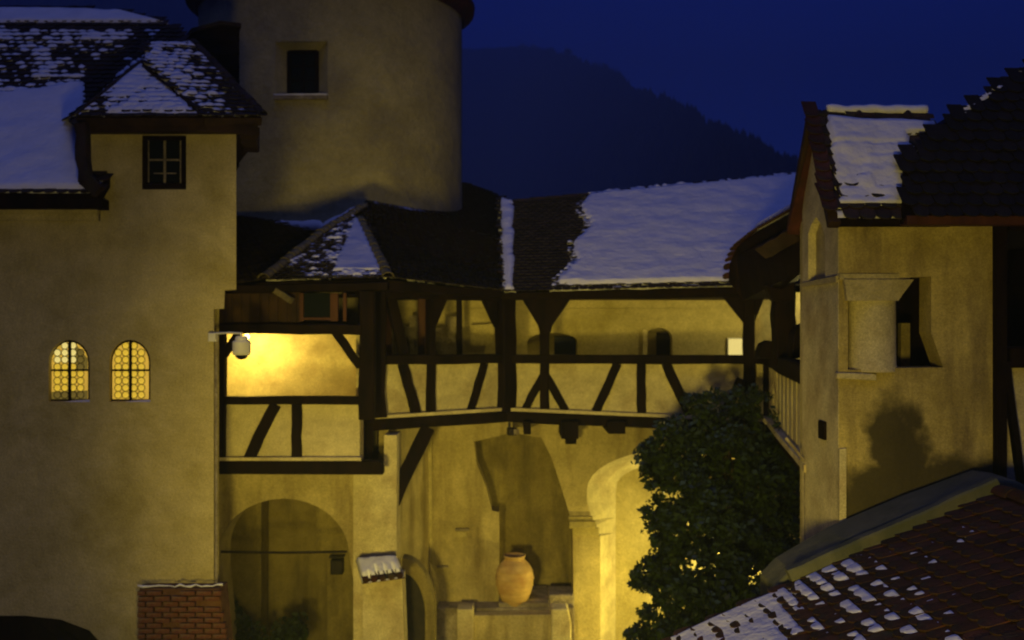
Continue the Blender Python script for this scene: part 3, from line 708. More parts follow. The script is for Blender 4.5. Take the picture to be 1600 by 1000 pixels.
# left hips
F1a = P(412, 441, 16.45); F1b = P(606, 437, 16.75); pk = P(574, 322, 21.5); nF1 = (F1b-F1a).cross(pk-F1a).normalized()
def cov_F1(x, y):
    l = 520+(432-y)*.42
    r_ = 597-(430-y)*.46
    if x > r_: return -.5
    if x > l: return .95 if y < 428 else .3
    return .0-(l-x)*.004
roof(GR, 'hip_slope', [F1a, F1b, RP(572, 322, F1a, nF1), RP(500, 366, F1a, nF1)], cov=cov_F1, singles=180, tw=.13, ex=.12, seed=7, cs=.035, thick=.06)
F2a = F1b; F2b = P(784, 457, 18.3); f2c = P(690, 344, 24.4); nF2 = (F2b-F2a).cross(f2c-F2a).normalized()
def cov_F2(x, y):
    return -.72+(.22 if y > 410 else 0)
roof(GR, 'hip_slope', [F2a, F2b, RP(797, 325, F2a, nF2), RP(775, 304, F2a, nF2), RP(728, 287, F2a, nF2), RP(650, 300, F2a, nF2), RP(572, 318, F2a, nF2)], cov=cov_F2, singles=260, tw=.14, ex=.13, seed=8, cs=.045)
ridge_tiles(GR, F1b+V(0, 0, .03), RP(563, 345, F1a, nF1), .09, .3, 'ridge_mortar', 'hip_tile')
ridge_tiles(GR, F1a+V(0, 0, .03), RP(500, 368, F1a, nF1), .09, .3, 'ridge_mortar', 'hip_tile')
ridge_tiles(GR, RP(500, 368, F1a, nF1), RP(570, 324, F1a, nF1), .1, .3, 'ridge_mortar', 'hip_tile')
F0a = P(345, 450, 16.6); nF0 = (F1a-F0a).cross(P(400, 350, 22)-F0a).normalized()
roof(GR, 'hip_slope', [F0a, F1a, RP(505, 366, F0a, nF0), RP(420, 345, F0a, nF0), RP(345, 335, F0a, nF0)], singles=60, tw=.14, ex=.13, seed=9)
# snow lying against the round tower foot
mb = MB()
pts = []
for px_ in range(385, 745, 8):
    a, s = tang(min(px_, 722)); 
    yy = 372 if px_ < 500 else 0
    if px_ < 500: yb = 358-(px_-385)*.03+(px_-440)*.0
    elif px_ < 575: yb = 362-(px_-500)*.5
    else: yb = 325+(px_-575)*.165
    q = tc_+V(math.cos(a), math.sin(a), 0)*(tr+.04); q.z = CZ-(yb-500)/F*q.y
    if px_ > 722: q = P(px_, 350, 27)
    pts.append(q)
mb.tube(pts, [.16+.05*noise.noise(V(i*.5, 1, 1)) for i in range(len(pts))], 8); mb.build('snow', 'snow_mat', GR, smooth=True)

# ---- lower left gallery
GL = thing('corner_gallery', 'small brightly lit timber gallery bay beside the plastered house, left of the big post', 'gallery', V(-3.6, 16.6, 4.4))
S_K = Seg(-4.82, 16.6, -2.40, 16.6)
panel(S_K, GL, 345, 460, 628, 628, 717, 717); panel(S_K, GL, 460.5, 562, 628, 628, 717, 717)
bm_(S_K, GL, 'rail', 340, 625.5, 566, 625.5, 13, .18, .04); bm_(S_K, GL, 'post', 345.5, 520, 345.5, 722, 14, .2, .04)
bm_(S_K, GL, 'brace', 430, 632, 389, 716, 17, .11, .04); bm_(S_K, GL, 'post', 463.5, 630, 463.5, 717, 15, .11, .045)
bm_(S_K, GL, 'header_beam', 338, 513, 566, 515, 16, .24, .05)
bm_(S_K, GL, 'post', 574, 455, 574, 655, 24, .26, .0)
bm_(S_K, GL, 'knee_brace', 520, 512, 563, 573, 13, .12, .03); bm_(S_K, GL, 'knee_brace', 372, 522, 350, 556, 11, .12, .03)
MB().prism([S_K.pt(340, 715, .15), S_K.pt(564, 715, .15), S_K.pt(564, 720, .15), S_K.pt(340, 720, .15)], (0, .2, 0)).build('ledge_board', 'plaster_light', GL)
MB().prism([S_K.pt(x, y, .12) for x, y in [(338, 721), (590, 721), (596, 725), (598, 732), (598, 742), (338, 741)]], (0, .26, 0)).build('floor_beam', 'timber', GL, bevel=.01)
slab('floor', [(-5.3, 16.65), (-2.5, 16.65), (-2.6, 19.2), (-5.6, 19.2)], CZ-222/F*16.6, .1, 'timber', GL)
slab('ceiling', [(-5.3, 16.62), (-2.4, 16.62), (-2.6, 19.2), (-5.6, 19.2)], 6.62, .04, 'soffit_wood', GL)
MB().prism([P(325, 740, 19.1), P(590, 740, 19.1), P(590, 480, 19.1), P(325, 480, 19.1)], (0, .1, 0)).build('back_wall', 'plaster_light', GL)
MB().prism([V(-2.62, 17.2, 4.4), V(-2.62, 19.1, 4.4), V(-2.62, 19.1, 6.6), V(-2.62, 17.2, 6.6)], (.08, 0, 0)).build('side_wall', 'plaster_light', GL)
# boarded front above the opening, with small reddish window
MB().prism([S_K.pt(x, y, .0) for x, y in ((334, 506), (334, 482), (350, 482), (350, 452), (470, 452), (470, 506))], (0, .1, 0)).build('boarding', 'soffit_wood', GL)
for i in range(9):
    x = 342+i*14.5; mb = MB(); mb.beam(S_K.pt(x, 452 if i else 484, .03), S_K.pt(x, 505, .03), .11, .03, (0, -1, 0), 2); mb.build('board', 'soffit_wood', GL)
WN = MB()
for a, b, c, d in ((468, 458, 474, 502), (516, 458, 528, 502), (474, 496, 516, 500), (536, 458, 541, 502)):
    WN.prism([S_K.pt(a, b, .04), S_K.pt(c, b, .04), S_K.pt(c, d, .04), S_K.pt(a, d, .04)], (0, .08, 0))
WN = WN.build('window', 'red_timber', GL)
MB().prism([S_K.pt(475, 458, -.02), S_K.pt(516, 458, -.02), S_K.pt(516, 496, -.02), S_K.pt(475, 496, -.02)], (0, .02, 0)).build('pane', 'dark_glass', WN)
mb = MB(); mb.beam(S_K.pt(428, 452, .1), S_K.pt(455, 470, .25), .1, .1, (0, -1, 0)); mb.build('bracket', 'ridge_mortar', GL)
# back of upper zone
MB().prism([P(470, 520, 18.9), P(570, 520, 18.9), P(570, 440, 18.9), P(470, 440, 18.9)], (0, .08, 0)).build('upper_wall', 'plaster_light', GL)
# eave boards shared under hips
mb = MB(); mb.beam(P(350, 452, 16.5), P(606, 448, 16.75), .14, .3, (0, -1, 0)); mb.beam(P(600, 448, 16.9), P(790, 460, 18.5), .14, .3, S_L.n); mb.beam(P(786, 462, 18.4), P(1150, 454, 18.2), .1, .3, (0, -1, 0)); mb.build('eaves_board', 'timber', GR)

# ---- side gallery running towards the viewer on the right
GS = thing('side_gallery', 'dark timber side gallery with thin plank parapet running behind the white stair tower', 'gallery', V(4.2, 15, 4.9))
mb = MB()
rl0 = V(4.66, 18.5, 6.0); rl1 = V(3.62, 12.2, 6.0)
mb.beam(rl0, rl1, .26, .2, S_S.n); mb.build('rail', 'timber', GS)
npk = 22
for i in range(npk):
    a = V(4.66, 18.5, 0).lerp(V(3.62, 12.2, 0), (i+.5)/npk); d = S_S.d*(6.39/npk*.47)
    MB().prism([a-d+V(0, 0, 4.98), a+d+V(0, 0, 4.98), a+d+V(0, 0, 5.9), a-d+V(0, 0, 5.9)], S_S.n*(.03+.006*(i % 2))).build('plank', 'plaster_light', GS)
MB().beam(V(4.60, 18.5, 4.93), V(3.56, 12.2, 4.93), .10, .16, S_S.n).build('ledge_board', 'plaster_light', GS)
MB().beam(V(4.68, 18.5, 4.80), V(3.64, 12.2, 4.80), .18, .18, S_S.n).build('floor_beam', 'timber', GS)
slab('floor', [(4.66, 18.5), (3.64, 12.2), (6, 12.2), (6, 18.5)], 4.9, .1, 'timber', GS)
MB().beam(P(1224, 440, 16.2), P(1224, 570, 16.2), .33, .3, (0, -1, 0)).build('post', 'timber', GS)
knee(Seg(3, 15.9, 5, 15.9), GS, [(1196, 445), (1243, 434), (1240, 470), (1208, 470)], 0, .2)
MB().prism([P(x, y, 15.2) for x, y in ((1238, 545), (1240, 522), (1248, 510), (1260, 504), (1275, 504), (1275, 560), (1238, 560))], (0, .3, 0)).build('knee_brace', 'timber', GS, bevel=.02)
MB().prism([P(x, y, 17.2) for x, y in ((1186, 548), (1190, 538), (1200, 532), (1214, 534), (1214, 560), (1186, 560))], (0, .3, 0)).build('knee_brace', 'timber', GS, bevel=.02)
# bright plaster wall at the far side
MB().prism([P(1180, 640, 21.0), P(1420, 640, 19.0), P(1420, 420, 19.0), P(1180, 420, 21.0)], (0, .1, 0)).build('rear_wall', 'plaster_light', GS)
# roof of side gallery
g0 = P(1140, 440, 17.6); g1 = P(1150, 386, 16.6)
ea = V(4.15, 18.4, 7.32); eb = V(3.2, 12.0, 7.9); 
SR = thing('side_gallery_roof', 'curled tile edged roof of the side gallery with a thin rim of snow', 'roof', V(4, 15, 7.3))
prof = [(1138, 440, 17.6), (1140, 412, 17.3), (1152, 386, 16.8), (1180, 364, 16.0), (1215, 345, 15.0), (1252, 324, 13.6), (1300, 300, 12.5)]
for i in range(len(prof)-1):
    a = P(*prof[i]); b = P(*prof[i+1]); up = V(2.2, 0, 1.35)
    nn = (b-a).cross(up).normalized(); nn = nn if nn.z > 0 else -nn
    dk = MB().prism([a, b, b+up, a+up], -nn*.22).build('roof_slope', 'timber', SR)
    k = max(1, int((b-a).length/.15)); me = tile_mesh(.15, .14, 'tile_red'); u_ = (b-a).normalized(); v_ = nn.cross(u_)
    if v_.dot(up) < 0: v_ = -v_; 
    uu = v_.cross(nn)
    for j in range(k):
        for r_ in range(4):
            q = a.lerp(b, (j+.5)/k)+v_*(r_*.14-.08)
            link('tile', me, dk, Matrix.Translation(q) @ Matrix((uu, v_, nn)).transposed().to_4x4() @ Matrix.Rotation(random.uniform(-.06, .06), 4, 'Z'))
mb = MB(); pts = [P(x, y, Y)+V(.12, .05, .11) for x, y, Y in prof[2:6]]
pp = []
for i in range(len(pts)-1):
    for t in range(5): pp.append(pts[i].lerp(pts[i+1], t/5))
mb.tube(pp, [.02+.07*min(1, i/5)+.02*noise.noise(V(i, 0, 0)) for i in range(len(pp))]); mb.build('snow', 'snow_mat', SR, smooth=True)
mb = MB(); mb.prism([P(1150, 452, 17.2), P(1150, 400, 17.0), P(1185, 380, 16.2), P(1252, 350, 14.2), P(1262, 350, 14.0), P(1262, 418, 14.2), P(1205, 465, 16.5), P(1160, 470, 17.2)], (.3, .4, .1)); mb.build('soffit', 'timber', SR)
mb = MB(); mb.beam(P(1190, 395, 15.6), P(1245, 365, 14.2), .22, .06, (0, -1, 0)); mb.build('soffit_lit_patch', 'soffit_wood', SR)  # lighter board puts the soffit's lit patch into its colour

# ============================================================ COURTYARD WALLS
CW = thing('courtyard_wall', 'weathered plaster courtyard wall with niche, pilaster and arches under the timber gallery', 'wall', V(0, 19.6, 0))
wy2 = 19.75
niche = [(780, 944), (780, 800), (769, 798), (760, 762), (745, 725), (741, 690), (800, 676), (846, 684), (862, 715), (878, 765), (889, 800), (895, 824), (896, 944)]
archo = [(938, 1240), (938, 838), (933, 835), (932, 820), (925, 812), (917, 785), (917, 765)]+[(1060-143*math.cos(R(a)), 765-64*math.sin(R(a))) for a in range(10, 180, 10)]+[(1203, 765), (1203, 1240)]
MB().wall([[(672, 1240), (672, 640), (1330, 640), (1330, 1240)], niche, archo], at(wy2), (0, .55, 0)).build('wall', 'plaster_streaked', CW)
MB().prism([P(x, y, wy2+1.05) for x, y in ((700, 960), (700, 660), (915, 660), (915, 960))], (0, .1, 0)).build('niche_back', 'plaster_dim', CW)  # dark plaster puts the niche's shade into its back
for a, b in ((niche[0], niche[1]), (niche[11], niche[12])):
    MB().prism([P(*a, wy2+.5), P(*b, wy2+.5), P(*b, wy2+1.1), P(*a, wy2+1.1)], (-.1 if a[0] < 800 else .1, 0, 0)).build('niche_side', 'plaster', CW)
# splayed arch reveal
inn_ = [(962, 1240), (962, 838), (962, 832), (962, 820), (962, 808), (962, 785), (962, 772)]+[(1075-112*math.cos(R(a)), 760-40*math.sin(R(a))) for a in range(10, 180, 10)]+[(1187, 770), (1187, 1240)]
out_ = archo
ov = [P(x, y, wy2+.03) for x, y in out_]; iv = [P(x, y, wy2+.75) for x, y in inn_]; n_ = len(ov)
MB().add(ov+iv, [(i, i+1, i+1+n_, i+n_) for i in range(n_-1)]).build('arch_reveal', 'plaster_light', CW)  # paler plaster puts some of the lamp's brightness into the splay
MB().prism([P(905, 1240, wy2+.76), P(1230, 1240, wy2+.76), P(1230, 680, wy2+.76), P(905, 680, wy2+.76)], (0, .1, 0)).build('recess_back', 'plaster', CW)
# impost mouldings on the pilaster
for x0, x1, y0, y1, pr in ((888, 926, 806, 813, .07), (889, 930, 813, 824, .11), (894, 936, 824, 836, .05)):
    MB().prism([P(x0, y0, wy2-.003), P(x1, y0, wy2-.003), P(x1, y1, wy2-.003), P(x0, y1, wy2-.003)], (0, -pr, 0)).build('impost', 'plaster', CW, bevel=.012)
# angled wall left of niche with small round arch
S_W = Seg(-2.05, 17.9, -1.57, 19.75)
MB().wall([[(617, 1300), (617, 640), (673, 640), (673, 1240)]], lambda x, y: S_W.pt(x, y), -S_W.n*.3).build('wall', 'plaster_streaked', CW)
# arch ring (stone); dark plate paints the opening's shade, set against angled wall
ring = arc(628, 960, 52, 88, 90, 0, 10)+[(680, 1100)]; rin = [(664, 1100)]+list(reversed(arc(628, 962, 36, 66, 90, 0, 10)))
MB().prism([P(x, y, 17.75) for x, y in ring+rin], (0, .35, 0)).build('arch_ring', 'plaster_dim', CW, bevel=.02)
MB().prism([P(x, y, 17.95) for x, y in [(628, 1100)]+arc(628, 962, 37, 67, 90, 0, 10)+[(665, 1100)]], (0, .1, 0)).build('opening_shade_plate', 'iron', CW)
# pier under the galleries
MB().prism([P(x, y, 17.25) for x, y in ((552, 1240), (552, 738), (600, 738), (600, 680), (620, 680), (619, 1240))], (0, .6, 0)).build('pier', 'plaster_light', CW)
# wall above / around left arch
la = [(360, 1300), (350, 1000), (340, 900), (340, 872)]+arc(443, 868, 103, 89, 178, 2, 16)+[(548, 880), (556, 930), (563, 1000), (566, 1300)]
MB().wall([[(325, 1300), (325, 735), (553, 735), (553, 870), (560, 930), (572, 1000), (575, 1300)], [(x, y) for x, y in la if y < 1290] + [(567, 1290), (360, 1290)]], at(17.3), (0, .8, 0)).build('arch_wall', 'plaster_streaked', CW)
MB().prism([P(300, 1240, 20.6), P(640, 1240, 20.6), P(640, 735, 20.6), P(300, 735, 20.6)], (0, .1, 0)).build('passage_back', 'plaster_dim', CW)  # passage shade put into darker plaster, here and on its piers
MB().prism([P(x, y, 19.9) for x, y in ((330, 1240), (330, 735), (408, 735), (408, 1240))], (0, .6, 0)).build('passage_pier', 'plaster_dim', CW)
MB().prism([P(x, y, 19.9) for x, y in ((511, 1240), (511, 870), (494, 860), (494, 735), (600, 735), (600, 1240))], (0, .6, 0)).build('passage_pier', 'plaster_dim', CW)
slab('passage_ceiling', [(-6, 17.3), (-2.2, 17.3), (-2.2, 20.7), (-6, 20.7)], 4.25, .1, 'plaster', CW)
MB().tube([P(336, 862, 17.5), P(440, 863.5, 17.5), P(542, 862, 17.5)], .022).build('tie_rod', 'iron', CW)
# ledge stones on the wall
MB().box(P(722, 827, 19.7), (.26, .16, .04)).build('stone_bracket', 'stone', CW); MB().box(P(722, 834, 19.7), (.16, .10, .10)).build('stone_bracket', 'plaster', CW)
MB().box(P(691, 885, 19.7), (.22, .14, .03), .1).build('stone_bracket', 'stone', CW)
MB().prism([P(650, 690, 19.6), P(674, 650, 19.6), P(676, 880, 19.7), P(670, 880, 19.7)], (0, .1, 0)).build('wall_edge', 'plaster', CW)
# diagonal strut under the gallery
ST = MB(); ST.beam(P(668, 668, 18.0), P(600, 812, 17.6), .25, .22, (0, -1, 0)); ST.build('strut', 'timber', GM)
# wall box lamp (unlit) in the passage
WB = thing('wall_box', 'small dark metal box mounted on the wall inside the left archway', 'box', P(527, 885, 19.8))
MB().box(P(527, 885, 19.78), (.24, .2, .28)).build('casing', 'iron', WB, bevel=.02); MB().box(P(527, 869, 19.76), (.28, .24, .03)).build('lid', 'iron', WB)
# buttress with tiled cap
BT = thing('tiled_buttress', 'small buttress with a snow covered red tile cap beside the left archway', 'buttress', P(598, 1150, 16.6))
MB().prism([P(x, y, 16.7) for x, y in ((570, 1240), (566, 906), (628, 902), (640, 1240))], (0, .5, 0)).build('pier', 'plaster_light', BT)
ca = P(565, 909, 16.5); cb = P(632, 900, 16.5); cd = P(556, 876, 16.95); cc_ = P(622, 872, 16.95); nn = (cb-ca).cross(cd-ca).normalized(); nn = nn if nn.z > 0 else -nn
dk = MB().prism([ca, cb, cc_, cd], -nn*.05).build('cap', 'tile_red', BT)
for i in range(5):
    q = ca.lerp(cb, (i+.5)/5)-V(0, 0, 0); a2 = cd.lerp(cc_, (i+.5)/5)
    MB().tube([q+nn*.03+(q-a2)*.06, a2+nn*.03], [.055, .045], 10).build('tile', 'tile_red', dk)
mb = MB(); gx = 30; gy = 14
for i in range(gx+1):
    for j in range(gy+1):
        q = ca.lerp(cb, .01+.98*i/gx).lerp(cd.lerp(cc_, .01+.98*i/gx), -.06+1.06*j/gy); t = i/gx; f = j/gy
        lowcut = .12+.34*max(0, math.cos((i/gx*5-.5+.5)*2*PI))*(1 if i > 9 else .3)
        h = .12 if f > lowcut else -.02
        edge = min(1, min(i, gx-i, gy-j)/1.6)
        mb.v.append(q+nn*(h*edge+.01+.015*noise.noise(q*9)))
for i in range(gx):
    for j in range(gy): a = i*(gy+1)+j; mb.f.append((a, a+gy+1, a+gy+2, a+1))
mb.build('snow', 'snow_mat', dk, smooth=True)

# stone well block / bench
SB = thing('stone_bench', 'rough stone bench with pedestals under the niche carrying the clay jar', 'bench', P(800, 1240, 19.2))
MB().prism([P(682, 950, 19.3), P(898, 950, 19.3), P(898, 1240, 19.3), P(682, 1240, 19.3)], (0, 1.5, 0)).build('block', 'stone', SB, bevel=.03)
MB().prism([P(738, 962, 19.0), P(862, 960, 19.0), P(862, 1240, 19.0), P(738, 1240, 19.0)], (0, .3, 0)).build('front_slab', 'plaster_streaked', SB, bevel=.02)
MB().prism([P(714, 952, 18.85), P(740, 952, 18.85), P(740, 1240, 18.85), P(714, 1240, 18.85)], (0, .45, 0)).build('pedestal', 'plaster_light', SB, bevel=.02)
MB().prism([P(861, 952, 18.85), P(888, 952, 18.85), P(893, 975, 18.85), P(893, 1240, 18.85), P(861, 1240, 18.85)], (0, .45, 0)).build('pedestal', 'plaster_light', SB, bevel=.03)
MB().prism([P(857, 930, 19.6), P(897, 930, 19.6), P(897, 955, 19.6), P(857, 955, 19.6)], (0, .7, 0)).build('step_stone', 'stone', SB, bevel=.03)
MB().prism([P(779, 942, 19.35), P(858, 942, 19.35), P(858, 950.5, 19.35), P(779, 950.5, 19.35)], (0, 1.3, 0)).build('slab', 'stone', SB, bevel=.02)
# clay jar
jb = P(804, 946, 19.55); k = 19.55/F
JR = thing('clay_jar', 'large pale terracotta jar standing on the stone bench in the niche', 'jar', jb)
prof = [(.001, 0), (14, 0), (16, 2), (22, 12), (27, 26), (29.5, 38), (29.5, 48), (27, 58), (22, 66), (17, 71), (15, 73), (16.5, 76), (17.5, 79), (15.5, 79), (13.5, 74), (13, 66)]
MB().lathe(jb, [(r*k, z*k) for r, z in prof], 40).build('body', 'terracotta', JR, smooth=True)
mb = MB()
for z in (20, 32, 44, 55): 
    rr = {20: 25.2, 32: 28.6, 44: 30, 55: 28.2}[z]
    mb.lathe(jb, [((rr-.5)*k, (z-1.2)*k), ((rr+.7)*k, z*k), ((rr-.5)*k, (z+1.2)*k)], 40)
mb.build('ring', 'terracotta', JR, smooth=True)
# small floodlight under the gallery beam
UL = thing('under_beam_spotlight', 'small blue grey spotlight fixed under the gallery floor beam near the bend', 'lamp', P(801, 672, 18.9))
MB().box(P(800, 674, 18.9), (.16, .18, .14), .3).build('housing', 'iron', UL, bevel=.02); MB().box(P(796, 666, 18.9), (.05, .06, .14)).build('bracket', 'iron', UL)
MB().box(P(807, 675, 18.78), (.10, .02, .10), .3).build('lens', 'stone', UL)

# shrubs in left archway
def leafball(rng, c, rx, ry, rz, n, size, mb, gap=.0):
    for _ in range(n):
        while True:
            d = V(rng.uniform(-1, 1), rng.uniform(-1, 1), rng.uniform(-1, 1))
            if .25 < d.length < 1: break
        q = c+V(d.x*rx, d.y*ry, d.z*rz)
        a = V(rng.gauss(0, 1), rng.gauss(0, 1), rng.gauss(0, 1)).normalized(); b = a.orthogonal().normalized(); s = size*rng.uniform(.5, 1.5)
        mb.add([q-a*s*.5, q+b*s*.32, q+a*s*.6, q-b*s*.32+a*.1*s], [(0, 1, 2, 3)])
rng = random.Random(5)
for (px_, py_, Y, r, h, lb) in ((448, 1010, 18.6, .35, .75, 'small dark shrub in the middle of the left archway'), (375, 1000, 18.2, .45, .9, 'dark shrub against the left jamb of the archway')):
    t = thing('shrub', lb, 'shrub', V(P(px_, py_, Y).x, Y, 0)); c = P(px_, py_, Y); mb = MB()
    for k in range(7): leafball(rng, c+V(rng.uniform(-r, r)*.6, rng.uniform(-.2, .2), rng.uniform(-h, h)*.4), r*.55, r*.5, h*.4, 90, .10, mb)
    mb.build('crown', 'leaf', t, kind='stuff'); MB().tube([V(c.x, Y, 0), V(c.x+.05, Y, c.z)], [.05, .02]).build('trunk', 'bark', t)

# ============================================================ IVY TREE
TR = thing('climbing_tree', 'dense dark leafy climbing tree covering the gallery corner and arch at right', 'tree', V(3.5, 16.6, 0))
rng = random.Random(12); mb = MB()
outline = [(1100, 618), (1150, 612), (1190, 612), (1215, 650), (1235, 690), (1255, 730), (1262, 900), (1262, 1060), (985, 1060), (988, 1000), (985, 985), (1010, 960), (1020, 925), (985, 915), (992, 893), (1015, 880), (1018, 850), (1012, 800), (1020, 760), (1000, 735), (1004, 708), (1025, 690), (1030, 672), (1055, 655), (1070, 640), (1082, 622)]
clumps = []
tries = 0
while len(clumps) < 420 and tries < 9000:
    tries += 1
    x = rng.uniform(985, 1262); y = rng.uniform(612, 1070)
    if not inside((x, y), outline): continue
    d = edist((x, y), outline)
    if d < 10: continue
    dep = min(1.0, d/80)
    Y = 16.9-rng.uniform(-.3, 1.0)*dep*1.0
    clumps.append((P(x, y, Y), rng.uniform(.08, .25)))
for c, r in clumps:
    ln = rng.gauss(0, .2)
    leafball(rng, c, r*1.05, r*1.2, r, int(85*r/.18), .095, mb)
for k in range(150):
    x = rng.uniform(1060, 1250); y = rng.uniform(680, 1040)
    leafball(rng, P(x, y, rng.uniform(17.0, 17.5)), .26, .2, .24, 70, .10, mb)
for k in range(90):
    i = rng.randrange(len(outline)-1); a = outline[i]; b2 = outline[(i+1) % len(outline)]; f = rng.random()
    if (a[1] > 1000 and b2[1] > 1000) or (a[0] > 1225 and b2[0] > 1225): continue
    x = a[0]+(b2[0]-a[0])*f+rng.uniform(-7, 5); y = a[1]+(b2[1]-a[1])*f+rng.uniform(-6, 5); c = P(x, y, rng.uniform(15.9, 16.6))
    leafball(rng, c, rng.uniform(.05, .13), .1, rng.uniform(.05, .12), rng.randint(8, 30), .085, mb)
# stray sprays on the outline
for (x, y, sx, n) in ((1095, 625, 14, 80), (1120, 618, 16, 80), (1012, 712, 10, 60), (1006, 735, 8, 50), (995, 900, 12, 90), (990, 912, 8, 60), (1010, 955, 16, 90), (992, 985, 10, 60), (1042, 668, 14, 80), (1085, 640, 10, 60), (1180, 622, 12, 60), (1240, 885, 12, 80), (1230, 860, 10, 40)):
    leafball(rng, P(x, y, 16.4), sx*.0104, .15, sx*.0085, n, .085, mb)
mb.build('crown', 'leaf', TR, kind='stuff')
mb = MB(); mb.tube([V(3.7, 16.9, 0), V(3.6, 16.8, 1.2), V(3.75, 16.9, 2.6), V(3.5, 16.8, 3.8), V(3.4, 16.7, 4.8)], [.14, .12, .1, .07, .03], 9)
for k in range(9):
    z = .9+k*.42; a = V(3.65, 16.85, z); e = a+V(rng.uniform(-1.1, 1.0), rng.uniform(-.4, .3), rng.uniform(.4, .9)); mb.tube([a, a.lerp(e, .5)+V(0, 0, .1), e], [.05, .035, .012], 6)
mb.build('trunk', 'bark', TR, smooth=True)

# ============================================================ STAIR TOWER (right)
SW = thing('stair_tower', 'small plastered stair tower with a steep snowy gabled roof and corner column at the right', 'tower', V(4.3, 11.6, 0))
X0 = 510/F*11; YF = 11.0; YB = 11.0*510/453.0
def front(x, y): return P(x, y, YF)
def side(x, y):
    Y = X0*F/(x-800); return P(x, y, Y)
hole = [(1325, 578), (1325, 466), (1400, 462), (1424, 433), (1455, 432), (1455, 520), (1474, 574), (1400, 575)]
MB().wall([[(1310.8, 1110), (1310.8, 338), (1557, 338), (1558, 1110)], hole], front, (0, .32, 0)).build('front_wall', 'plaster_shadowed', SW)
MB().prism([V(X0+.12, YF+1.2, CZ-100/F*11), V(5.2, YF+1.2, CZ-100/F*11), V(5.2, YF+1.2, CZ+90/F*11), V(X0+.12, YF+1.2, CZ+90/F*11)], (0, .1, 0)).build('niche_back', 'timber', SW)  # near-black backing puts the opening's shade into its colour
slab('niche_floor', [(X0+.1, YF+.3), (5.2, YF+.3), (5.2, YF+1), (X0+.1, YF+1)], CZ-78/F*11, .2, 'plaster', SW)
MB().prism([P(1408, 575, YF+.6), P(1422, 575, YF+.6), P(1422, 505, YF+.6), P(1408, 505, YF+.6)], (0, .1, 0)).build('slit', 'plaster_dim', SW)
# side (gable) wall
def sidez(px_, py_): return side(px_, py_)
gable = [(1309.8, 1100), (1309.8, 341), (1272.5, 190), (1253.5, 332), (1253.5, 980)]
ghole = [(1263, 440), (1263, 365), (1268, 350), (1275, 339), (1283, 350), (1289, 368), (1289, 440)]
MB().wall([[(1309.8, 1110), (1309.8, 341), (1272.5, 190), (1253.5, 330), (1253.5, 1000)], ghole], side, (.10, 0, 0)).build('side_wall', 'plaster_light', SW)
MB().prism([side(1261, 442)+V(.09, 0, 0), side(1292, 442)+V(.09, 0, 0), side(1292, 336)+V(.09, 0, 0), side(1261, 336)+V(.09, 0, 0)], (.05, 0, 0)).build('blind_niche', 'plaster', SW)
MB().prism([V(X0+.02, YB, 0), V(5.22, YB, 0), V(5.22, YB, 7.9), V(X0+.02, YB, 7.9)], (0, .15, 0)).build('rear_wall', 'plaster', SW)
MB().prism([V(5.10, YF+.33, 0), V(5.10, YB, 0), V(5.10, YB, 7.9), V(5.10, YF+.33, 7.9)], (.1, 0, 0)).build('side_wall', 'plaster', SW)
# moulding course
mb = MB(); mb.prism([front(1310, 428), front(1404, 428), front(1404, 437), front(1310, 437)], (0, -.035, 0)); mb.prism([side(1310, 431), side(1253.5, 443), side(1253.5, 449), side(1310, 441)], (-.03, 0, 0)); mb.build('moulding', 'plaster', SW)
# corner column with capital and base
kc = (YF+.16)/F; cc = P(1362, 580, YF+.20)
MB().lathe(cc, [(39*kc, 0), (39*kc, 5*kc), (36.5*kc, 10*kc), (36*kc, 60*kc), (35.5*kc, 108*kc), (36*kc, 114*kc)], 40).build('column', 'plaster_light', SW, smooth=True)
MB().prism([q+V(0, -.075, 0) for q in (front(1320, 470), front(1400, 470), front(1408, 458), front(1424, 437), front(1316, 437))], (0, .38, 0)).build('capital', 'plaster', SW)
MB().prism([P(1308, 582, YF-.05), P(1370, 584, YF-.05), P(1370, 595, YF-.05), P(1308, 592, YF-.05)], (0, .1, 0)).build('stone_ledge', 'plaster_light', SW, bevel=.012)
MB().lathe(side(1287, 672)+V(-.005, 0, 0), [(.001, -.0), (.07, -.0)], 10)
bh = MB(); bh.box(side(1287, 672)+V(.0, 0, 0), (.06, .22, .2)); bh.build('beam_stub', 'timber', SW)
# corner pilaster of the lower pier
MB().prism([side(1309, 700)+V(0, -.01, 0), front(1320, 700), front(1320, 1110), side(1309, 1110)+V(0, -.01, 0)], (0, -.05, 0)).build('corner_pilaster', 'plaster_light', SW)
# drain pipe on the back edge
MB().tube([P(1228, 684, 12.35), P(1259, 722, 12.25), P(1260, 1000, 12.25)], .022).build('drain_pipe', 'stone', SW)
# roof
rz = RP(1272, 182, V(0, 11.75, 0), V(0, 1, 0)); re = P(1304, 342, 10.78)
nR = V(1, 0, 0).cross(rz-re).normalized(); nR = nR if nR.z > 0 else -nR
def cov_SW(x, y):
    v = .85
    if x < 1290+(y-190)*.16: v = -.5
    if x > 1412-(0 if y < 290 else (y-290)*.1) and y > 215: v = min(v, .9-(x-1408)*.06)
    if y > 325: v = -.3
    elif y > 230: v = min(v, .62)
    return v
RS = roof(SW, 'roof_slope', [re, re+V(1.25, 0, 0), RP(1462, 190, re, nR), RP(1272, 180, re, nR)], cov=cov_SW, singles=200, tw=.17, ex=.16, seed=11, cs=.03, thick=.09, tmat='tile_dark', tipk=.35, skip=lambda x, y: x > 1430)
ry = RP(1272, 180, re, nR); 
MB().prism([ry, ry+V(1.3, 0, 0), V(re.x+1.3, YB+.2, 7.85), V(re.x-.02, YB+.2, 7.85)], (0, 0, -.1)).build('roof_slope', 'tile_red', SW)
